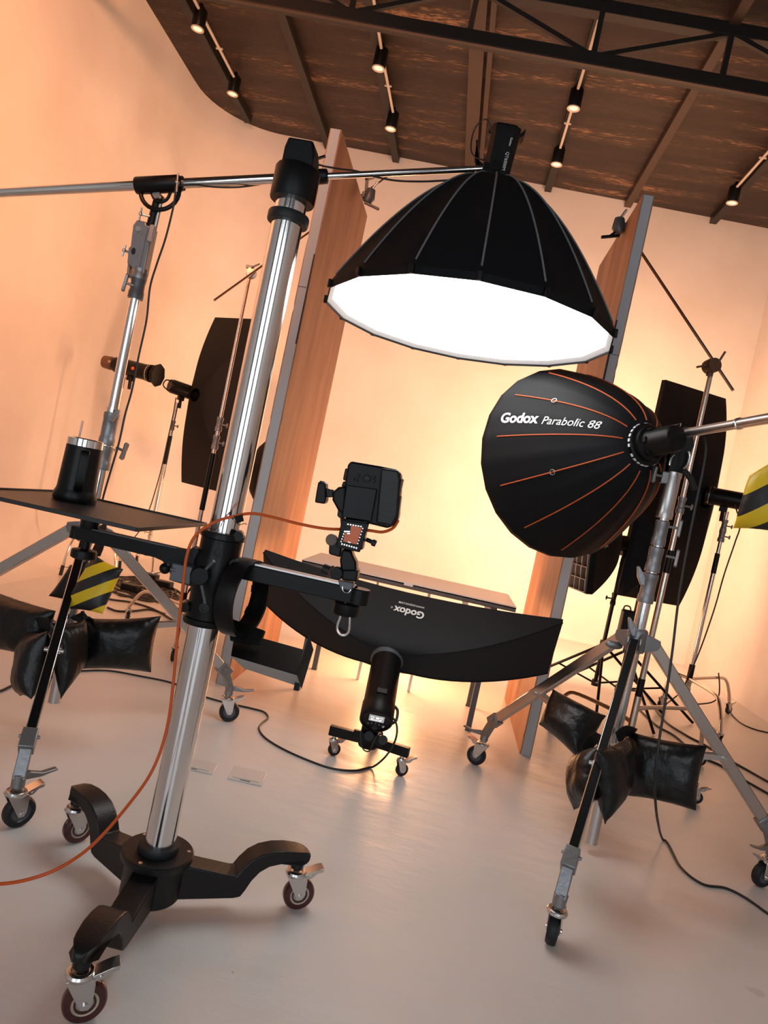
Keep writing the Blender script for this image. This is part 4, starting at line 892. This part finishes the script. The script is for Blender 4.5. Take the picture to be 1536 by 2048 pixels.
def ccol(t, c, z, r=.024, m='cast', dx=1):
    build(G().lathe([(.012, z-.05), (r, z-.05), (r, z-.02), (r*.85, z-.015), (r*.85, z+.02), (r, z+.03), (r, z+.05), (.012, z+.05)], c, Z, 18).cyl(c+Z*z, c+Z*z+V((dx*.06, -.01, 0)), .006, 8).ball(c+Z*z+V((dx*.06, -.01, 0)), .014, 10, (.6, .6, 1.5)), 'collar', m, t)
def mono(label, p, d, L, r, m='plastic', brk=True, cat='studio flash', handle=True):
    p = V(p); d = V(d).normalized(); a, b = frame(d); b = b if b.z > 0 else -b
    t = thing('studio_flash', label, cat, p)
    build(G().lathe([(r*.4, -L/2), (r*.86, -L/2), (r, -L/2+.03), (r, L/2-.05), (r*1.08, L/2-.045), (r*1.12, L/2), (r*.9, L/2+.004), (r*.88, L/2-.01), (.01, L/2-.01)], p, d, 30), 'body', m, t)
    build(G().box(p-b*(r+.02), (.05, .04, .06), (a, b, d)).cyl(p-b*(r+.02), p-Z*(r+.12), .016, 14), 'tilt_bracket', 'iron2', t)
    build(G().lathe([(r*1.02, -.012), (r*1.1, -.01), (r*1.1, .01), (r*1.02, .012)], p+d*(L/2-.02), d, 26), 'locking_ring', 'steel', t)
    if handle: build(G().tube(spline([p-d*L*.5+b*r*.7, p-d*(L*.5+.05)+b*r*.5, p-d*(L*.5+.06)-b*r*.3, p-d*L*.48-b*r*.8], 5), .007, 8), 'rear_handle', 'rubber', t)
    return t, a, b
# left C-stand with boom rod
cA = V((-1.73, 4.9, 0))
t = thing('c_stand', 'chrome stand with angled boom rod just left of the thick chrome column', 'light stand', cA)
turtle(t, cA, .26, [(-1.30, 5.25), (-1.55, 4.42), (-2.2, 5.1)])
riser(t, cA, [(.28, .95, .0175, 'orange_lit_chrome'), (.95, 1.10, .019, 'iron2'), (1.10, 1.35, .0165, 'orange_lit_chrome'), (1.2, 1.62, .014, 'orange_lit_chrome'), (1.5, 2.62, .0125, 'orange_lit_chrome')])
riser(t, cA, [(1.10, 1.36, .0195, 'iron2')]); ccol(t, cA, 1.44); ccol(t, cA, 1.57)
ga = V((-1.715, 4.88, 2.65))
build(G().lathe([(.01, -.03), (.035, -.028), (.037, 0), (.035, .028), (.01, .03)], ga, V((.3, -1, 0)), 24).cyl(ga+V((0, -.03, .03)), ga+V((.06, -.05, .06)), .006, 10).box(ga+V((-.02, 0, .04)), (.05, .03, .02)), 'grip_head', 'cast', t)
q1, q2 = at(428, 601, 4.62), at(512, 541, 4.86); dd = (q2-q1).normalized()
build(G().cyl(q1, q1+dd*2.1, .008, 14), 'boom_rod', 'orange_lit_chrome', t)
# left tall strip softbox and its flash
LY2 = 7.3
Pt, Pb = at(470, 622, LY2), at(395, 972, LY2); lc = (Pt+Pb)/2
t = thing('strip_softbox', 'tall black strip softbox seen from behind, left of the chrome column', 'softbox', lc)
ln = V((.50, .866, 0)).normalized(); lA = at(390, 790, LY2-.25)
rect_box(t, lA, ln, V((0, 0, 1)), V((-ln.y, ln.x, 0)), .93, .46, .42, 'fabric2', .07, 1.35, .06, 'white_cloth')
mono('dark bronze flash head with chrome ring, beside the tall strip softbox at left', at(366, 780, LY2-.18), ln*.9+V((.35, 0, -.08)), .30, .072, 'iron2')
cB = V((-3.0, LY2-.18, 0))
t = thing('c_stand', 'chrome stand under the bronze flash head at left, on a small castor base', 'light stand', cB)
turtle(t, cB, .24, [(-2.75, 6.75), (-2.55, 7.3), (-3.3, 7.6)])
riser(t, cB, [(.25, 1.15, .020, 'orange_lit_chrome'), (1.15, 1.45, .021, 'iron2'), (1.4, 1.80, .016, 'orange_lit_chrome')]); ccol(t, cB, 1.56, m='grey_metal'); ccol(t, cB, .42, m='orange_lit_chrome', dx=-1)
cable('flash_lead', 'thin black lead hanging from the bronze flash head at left', [at(*p) for p in ((352, 795, 7.05), (346, 830, 7.05), (335, 880, 7.05), (322, 940, 7.05), (308, 990, 7.05), (298, 1020, 7.05), (280, 1060, 7.0), (255, 1090, 6.9), (235, 1110, 6.8))], .006)
# projector spot at far left
t, a_, b_ = mono('black projector spot flash with flared front, behind the left boom stand column', at(266, 738, 6.5), V((1, -.15, -.06)), .42, .075, 'iron2', handle=False)
pp = at(266, 738, 6.5); dv = V((1, -.15, -.06)).normalized()
build(G().lathe([(.06, .17), (.062, .30), (.085, .31), (.085, .33), (.11, .345), (.11, .36), (.06, .365)], pp-dv*.08, dv, 8), 'projector_nose', 'iron2', t)
build(G().lathe([(.02, -.32), (.06, -.32), (.065, -.24), (.04, -.2)], pp, dv, 20), 'rear_cap', 'knob', t)
build(G().lathe([(.001, 0), (.016, 0), (.016, .008), (.001, .008)], pp+dv*.04+V((0, -.075, 0)), V((0, -1, 0)), 16), 'red_knob', 'orange_pipe', t)
cC = V((-3.30, 6.5, 0))
t = thing('c_stand', 'slim stand under the projector spot, its leg ending far left by the curved wall', 'light stand', cC)
for fx, fy in ((-3.32, 6.1), (-2.85, 6.2), (-3.2, 7.0)):
    d = V((fx, fy, 0))-cC; L = d.length; d.normalize()
    build(G().tube(spline([cC+Z*.40, cC+d*.1+Z*.42, cC+d*L*.7+Z*.36, cC+d*L*.9+Z*.2, cC+d*L+Z*.012], 4), .013, 10), 'leg', 'orange_lit_chrome', t)
    build(G().cyl(cC+d*(L*.97)+Z*.09, cC+d*L+Z*.0, .016, 12), 'foot', 'rubber', t)
riser(t, cC, [(.36, 1.2, .019, 'orange_lit_chrome'), (1.2, 1.9, .013, 'orange_lit_chrome')]); ccol(t, cC, 1.2); ccol(t, cC, .46)
# round softbox behind the left panel
dn = V((.95, .30, 0)).normalized(); dA = V((-1.78, 6.0, 1.30))
t = thing('round_softbox', 'black round dish softbox half hidden behind the brown panel at left', 'softbox', dA)
a_, b_ = frame(dn)
build(G().lathe([(.06, .0), (.12, .012), (.2, .045), (.26, .09), (.30, .15), (.315, .21), (.31, .21), (.295, .15), (.255, .095), (.2, .052), (.06, .012)], dA, dn, 48), 'shell', 'fabric2', t)
build(G().lathe([(.001, .17), (.30, .17), (.30, .175), (.001, .175)], dA, dn, 40), 'diffuser', 'white_cloth', t)
mono('small black flash head behind the round dish softbox', dA-dn*.10, dn, .2, .06, 'iron2', handle=False)
cD = V((dA.x-.095, dA.y-.03, 0))
t = thing('light_stand', 'thin black light stand under the round dish softbox', 'light stand', cD)
riser(t, cD, [(.08, .7, .016, 'iron2'), (.65, 1.16, .012, 'iron2')])
for q in range(3):
    d = V((cos(q*2.09+.4), sin(q*2.09+.4), 0)); build(G().cyl(cD+Z*.55, cD+d*.42+Z*.01, .010, 10), 'leg', 'iron2', t)

# right C-stand with long boom rod
cE = V((1.345, 4.45, 0))
t = thing('c_stand', 'chrome stand with long rod slanting down across the wall, behind the right combo stand', 'light stand', cE)
for pts in (((1258, 1449, 4.45), (1235, 1398, 4.55), (1205, 1376, 4.7), (1183, 1366, 4.85), (1172, 1372, 4.92), (1163, 1392, 4.95)), ((1262, 1447, 4.45), (1300, 1458, 4.40), (1325, 1466, 4.35), (1340, 1478, 4.3), (1350, 1500, 4.2), (1356, 1540, 4.05)), ((1262, 1440, 4.47), (1275, 1300, 5.0), (1292, 1288, 5.1), (1305, 1284, 5.2), (1340, 1296, 5.2))):
    pass
for fx, fy, zz in ((.98, 4.95, .30), (1.66, 4.12, .22), (1.95, 4.9, .38)):
    d = V((fx, fy, 0))-cE; L = d.length; d.normalize()
    build(G().tube(spline([cE+Z*(zz-.02), cE+d*.12+Z*zz, cE+d*L*.72+Z*zz, cE+d*L*.88+Z*(zz-.03), cE+d*L*.96+Z*(zz*.6), cE+d*L+Z*.10], 4), .0135, 12), 'leg', 'orange_lit_chrome', t)
    hh = V((1, 0, 0)); caster(t, cE+d*L+hh*.014, 0, .12, .035, .02, 'rubber', 'grey_metal', off=.014)
build(G().cyl(cE+Z*.15, cE+Z*.45, .022, 18), 'hub', 'orange_lit_chrome', t)
riser(t, cE, [(.42, .56, .021, 'iron2'), (.5, 1.22, .0185, 'orange_lit_chrome'), (1.22, 1.36, .020, 'iron2'), (1.36, 1.62, .0165, 'orange_lit_chrome'), (1.6, 2.44, .0145, 'orange_lit_chrome')]); ccol(t, cE, 1.64)
gb = at(1423, 732, 4.42)
build(G().lathe([(.01, -.04), (.042, -.036), (.045, 0), (.042, .036), (.01, .04)], gb, V((.3, -1, .1)), 26).bar(gb+V((.02, -.02, 0)), gb+V((.05, -.03, .09)), .016, .012).bar(gb-V((.02, .02, 0)), gb-V((.09, .03, .03)), .014, .012).cyl(gb-Z*.06, gb, .02, 14), 'grip_head', 'knob', t)
q1, q2 = at(1466, 781, 4.35), at(1278, 498, 4.75)
build(G().cyl(q1, q2+(q2-q1)*.15, .0095, 14), 'boom_rod', 'orange_lit_chrome', t)
# right strip softbox, flash and stand
RY2 = 6.2
t = thing('strip_softbox', 'large tall black softbox seen from behind, at the right of the parabolic softbox', 'softbox', at(1385, 990, RY2))
rA = at(1412, 1000, RY2); rn = V((-.42, .90, .02)).normalized(); rl = V((rn.y, -rn.x, 0)).normalized()
rect_box(t, rA, rn, rl, Z, .345, .965, .40, 'fabric2', .07, 1.6, .05, 'white_cloth')
fl, a_, b_ = mono('bronze flash head with chrome rim behind the large tall softbox at right', at(1452, 997, RY2-.10), V((-.9, .42, .02)), .30, .072, 'iron2', handle=False)
cF = V((2.25, 6.2, 0))
t = thing('c_stand', 'chrome stand on bent castor legs in front of the right wall corner', 'light stand', cF)
turtle(t, cF, .34, [(2.86, 6.80), (2.12, 6.36), (2.3, 5.5)], .0145, .042)
riser(t, cF, [(.34, .46, .024, 'iron2'), (.45, 1.28, .0185, 'orange_lit_chrome'), (1.25, 1.42, .021, 'iron2'), (1.4, 1.78, .0155, 'orange_lit_chrome')]); ccol(t, cF, 1.57, .028); ccol(t, cF, 1.66, .026); ccol(t, cF, .28, .03, 'orange_lit_chrome', -1)
# grid softbox, its flash and stand
gA = at(1234, 1085, 6.1); gn = V((-.95, -.25, -.10)).normalized(); gl = V((gn.y, -gn.x, 0)).normalized(); gs = gl.cross(gn); gs = gs if gs.z > 0 else -gs
t = thing('grid_softbox', 'black softbox with fabric grid front, under the parabolic softbox', 'softbox', gA)
SG = rect_box(t, gA, gn, gl, gs, .40, .40, .36, 'fabric2', .07, 1.6, .05, 'grid')
g = G()
for k in range(9):
    o_ = -.39+.78*k/8
    g.box(gA+gn*.40+gl*o_, (.006, .78, .05), (gl, gs, gn)); g.box(gA+gn*.40+gs*o_, (.78, .006, .05), (gl, gs, gn))
build(g, 'fabric_grid', 'grid', t)
kx = -1 if gl.y > 0 else 1
lettering('UL', lambda u, v: SG(.86-v*.12, kx, .02-u*.12)+gl*kx*.006, 'white', t)
fg, a_, b_ = mono('dark flash head with small lettering behind the grid softbox', gA-gn*.08, gn, .26, .065, 'iron2')
p0 = gA-gn*.14
lettering('SK400II', lambda u, v: p0+V((-.03, -.067, -.005))+V((u*.09, 0, -u*.012+v*.09)), 'white', fg)
def tri_stand(name, label, c, zc, zt, feet, r=.0165, zb=.15):
    t = thing(name, label, 'light stand', c)
    riser(t, c, [(zb, zt*.72, r, 'iron2'), (zt*.70, zt, r*.8, 'iron2')]); ccol(t, c, zt*.72, r*1.35, 'iron2', -1)
    build(G().cyl(c+Z*(zc-.03), c+Z*(zc+.03), r*1.9, 18), 'leg_collar', 'iron2', t); build(G().cyl(c+Z*(zb-.0), c+Z*(zb+.05), r*1.7, 18), 'brace_collar', 'iron2', t)
    for fx, fy in feet:
        f = V((fx, fy, .012)); a = c+Z*zc; m = a.lerp(f, .52)
        build(G().cyl(a, f, .0115, 10), 'leg', 'iron2', t)
        build(G().cyl(c+Z*(zb+.02), m, .008, 10), 'leg_brace', 'iron2', t)
    return t
cG = V((1.44, 5.95, 0))
tri_stand('light_stand', 'black light stand with spread legs carrying the grid softbox', cG, .50, 1.22, [(1.36, 5.35), (.86, 6.15), (2.08, 6.13)])
cH = V((1.63, 5.93, 0))
t = tri_stand('light_stand', 'black light stand with a battery pack clipped on, right of the grid softbox stand', cH, .50, 1.50, [(2.30, 6.05), (1.80, 5.40), (1.22, 6.42)], .019)
pk = thing('battery_pack', 'black battery pack clipped to the stand column beside the right combo stand', 'battery pack', at(1252, 1245, 5.85))
build(G().box(at(1252, 1250, 5.85), (.10, .10, .24)), 'case', 'plastic', pk, bevel=.008)
build(G().tube(spline([at(1246, 1222, 5.82), at(1250, 1212, 5.82), at(1260, 1214, 5.82), at(1262, 1226, 5.82)], 4), .006, 8), 'carry_loop', 'rubber', pk)
nA = V((1.71, 5.93, 1.284)); nn = V((-.96, .28, 0)).normalized(); nl = V((nn.y, -nn.x, 0))
t = thing('strip_softbox', 'narrow black strip softbox hiding behind the right combo stand column', 'softbox', nA)
rect_box(t, nA, nn, nl, Z, .14, .36, .20, 'fabric2', .06, 1.5, .04, 'white_cloth')

# --------------------------------------------------------- floor cables
def fc(label, pts, r=.0055, grp=None, name='floor_cable'): return cable(name, label, [onz(*p, r) for p in pts], r, 'cable', 'cable', None, grp)
fc('black cable on the floor from the far right castor stand to the right picture edge', [(1459, 1420), (1466, 1432), (1482, 1446), (1505, 1457), (1536, 1465), (1580, 1472)])
fc('upper of two black cables running under the right leg of the combo stand', [(1270, 1355), (1300, 1400), (1328, 1440), (1372, 1470), (1410, 1490), (1450, 1515), (1495, 1540), (1545, 1568), (1600, 1595)], .007)
fc('lower of two black cables running under the right leg of the combo stand', [(1275, 1415), (1312, 1450), (1350, 1472), (1395, 1510), (1440, 1530), (1480, 1555), (1545, 1592), (1600, 1625)], .007)
cable('hanging_cable', 'thin black cable hanging from the striped bag towards the corner stand on the floor', [at(*p) for p in ((1470, 1010, 5.8), (1480, 1050, 5.75), (1470, 1085, 5.75), (1448, 1150, 5.75), (1428, 1220, 5.8), (1400, 1300, 5.85), (1380, 1345, 5.9), (1362, 1383, 6.0))]+[onz(1330, 1410, .006)], .006)
cable('hanging_cable', 'thin black cable drooping from a bent leg of the corner stand', [at(*p) for p in ((1437, 1346, 6.55), (1439, 1370, 6.5), (1437, 1392, 6.5), (1425, 1404, 6.45), (1400, 1408, 6.4), (1378, 1407, 6.4))], .006)
fc('black cable trailing in from the left edge under the striped sandbag', [(-60, 1400), (0, 1382), (22, 1372), (45, 1363), (80, 1360), (120, 1350), (160, 1342)], .006)
def coil(label, pts_list, r, grp):
    for k, pts in enumerate(pts_list): fc(label, pts, r, grp, 'coiled_cable')
rnd = random.Random(4)
far = []
for k in range(6):
    cx, cy, rx, ry = 105+rnd.uniform(-8, 12), 1124+rnd.uniform(-5, 5), rnd.uniform(26, 46), rnd.uniform(7, 15)
    far.append([(cx+rx*cos(q)+rnd.uniform(-5, 5), cy+ry*sin(q)+rx*.15*cos(q)+rnd.uniform(-2, 2)) for q in [2*pi*j/10+k for j in range(11)]])
coil('loosely coiled thin black cable on the floor at far left, behind the boom stand leg', far, .007, 'loose coils at far left')
near = []
for k in range(12):
    cx, cy, rx, ry = 285+rnd.uniform(-30, 30), 1176+rnd.uniform(-9, 9), rnd.uniform(22, 58), rnd.uniform(7, 17)
    near.append([(cx+rx*cos(q)+rnd.uniform(-8, 8), cy+ry*sin(q)+rx*.18*cos(q)+rnd.uniform(-3, 3)) for q in [2*pi*j/10+k*1.7 for j in range(11)]])
coil('black cable in the tangled heap on the floor behind the left stand tray', near, .009, 'cables in the tangled heap')
for k, (x, y) in enumerate(((262, 1172), (300, 1150), (328, 1165))):
    b = at(x, y, onz(x, y, .05).y); tag(build(G().box(onz(x, y+4, .035), (.16, .10, .07)), 'power_strip' if k == 0 else 'mains_plug', 'plastic', bevel=.01), ('black power strip half buried in the tangled cable heap', 'larger black plug standing at the back of the tangled cable heap', 'black plug at the right end of the tangled cable heap')[k], 'power strip' if k == 0 else 'plug')
fc('black cable curving from the tangled heap past the grey stand leg', [(200, 1195), (230, 1200), (260, 1204), (290, 1212), (315, 1222), (345, 1240)], .008)
fc('black cable looping in front of the tangled heap towards the left stand', [(215, 1215), (235, 1222), (265, 1222), (300, 1219), (330, 1228)], .008)
# =================================================================== LIGHT
W_ = bpy.data.worlds.new('world'); SC.world = W_; W_.use_nodes = True
bg = W_.node_tree.nodes['Background']; bg.inputs[0].default_value = (.80, .90, 1.0, 1); bg.inputs[1].default_value = .6
OR = (1.0, .40, .15)
# daylight through the panes of the two rear windows
for x0, x1 in ((-3.0, -.5), (.3, 2.6)):
    w = (x1-x0)/3
    for k in range(3): area('pane_daylight', (x0+w*(k+.5), -3.55, 2.1), V((-.03*(x0+x1), 1, -.12)), w*.34, 3.4, 14, (.86, .93, 1.0))
# warm light: background flash inferred low behind the table, right softbox, added unseen fills
area('background_flash', (-.15, 5.55, .40), V((0, 1, .62)), 1.3, .35, 20, (1, .70, .62))
l = bpy.data.lights.new('added_warm_fill', 'POINT'); l.energy = 48; l.color = (1, .46, .20); l.shadow_soft_size = .2  # unseen point light added to warm the panels and floor
o = bpy.data.objects.new('added_warm_fill', l); COL.objects.link(o); o.location = (-.15, 5.32, .52)
area('right_softbox_light', rA+rn*.48, rn, .62, 1.8, 150, (1, .50, .27))
area('wall_wash', (-1.5, 1.0, 4.2), V((-2.4, 4.2, -1.2)), 1.2, .8, 78, (1, .38, .155), spread=80)  # unseen area light added to brighten the left wall
for k, f in enumerate(sp):
    l = bpy.data.lights.new('spot_bulb', 'SPOT'); l.energy = 12; l.color = (1, .6, .34); l.spot_size = radians(100); l.spot_blend = .8; l.shadow_soft_size = .04
    o = bpy.data.objects.new('spot_bulb', l); COL.objects.link(o); o.location = f-Z*.01
vs = SC.view_settings; vs.view_transform = 'Standard'; vs.look = 'None'; vs.exposure = 0.34; vs.gamma = 1.0; vs.use_curve_mapping = False
SC.display_settings.display_device = 'sRGB'
SC.cycles.use_denoising = True
SC.cycles.max_bounces = 8; SC.cycles.diffuse_bounces = 5; SC.cycles.glossy_bounces = 4
SC.cycles.sample_clamp_indirect = 6
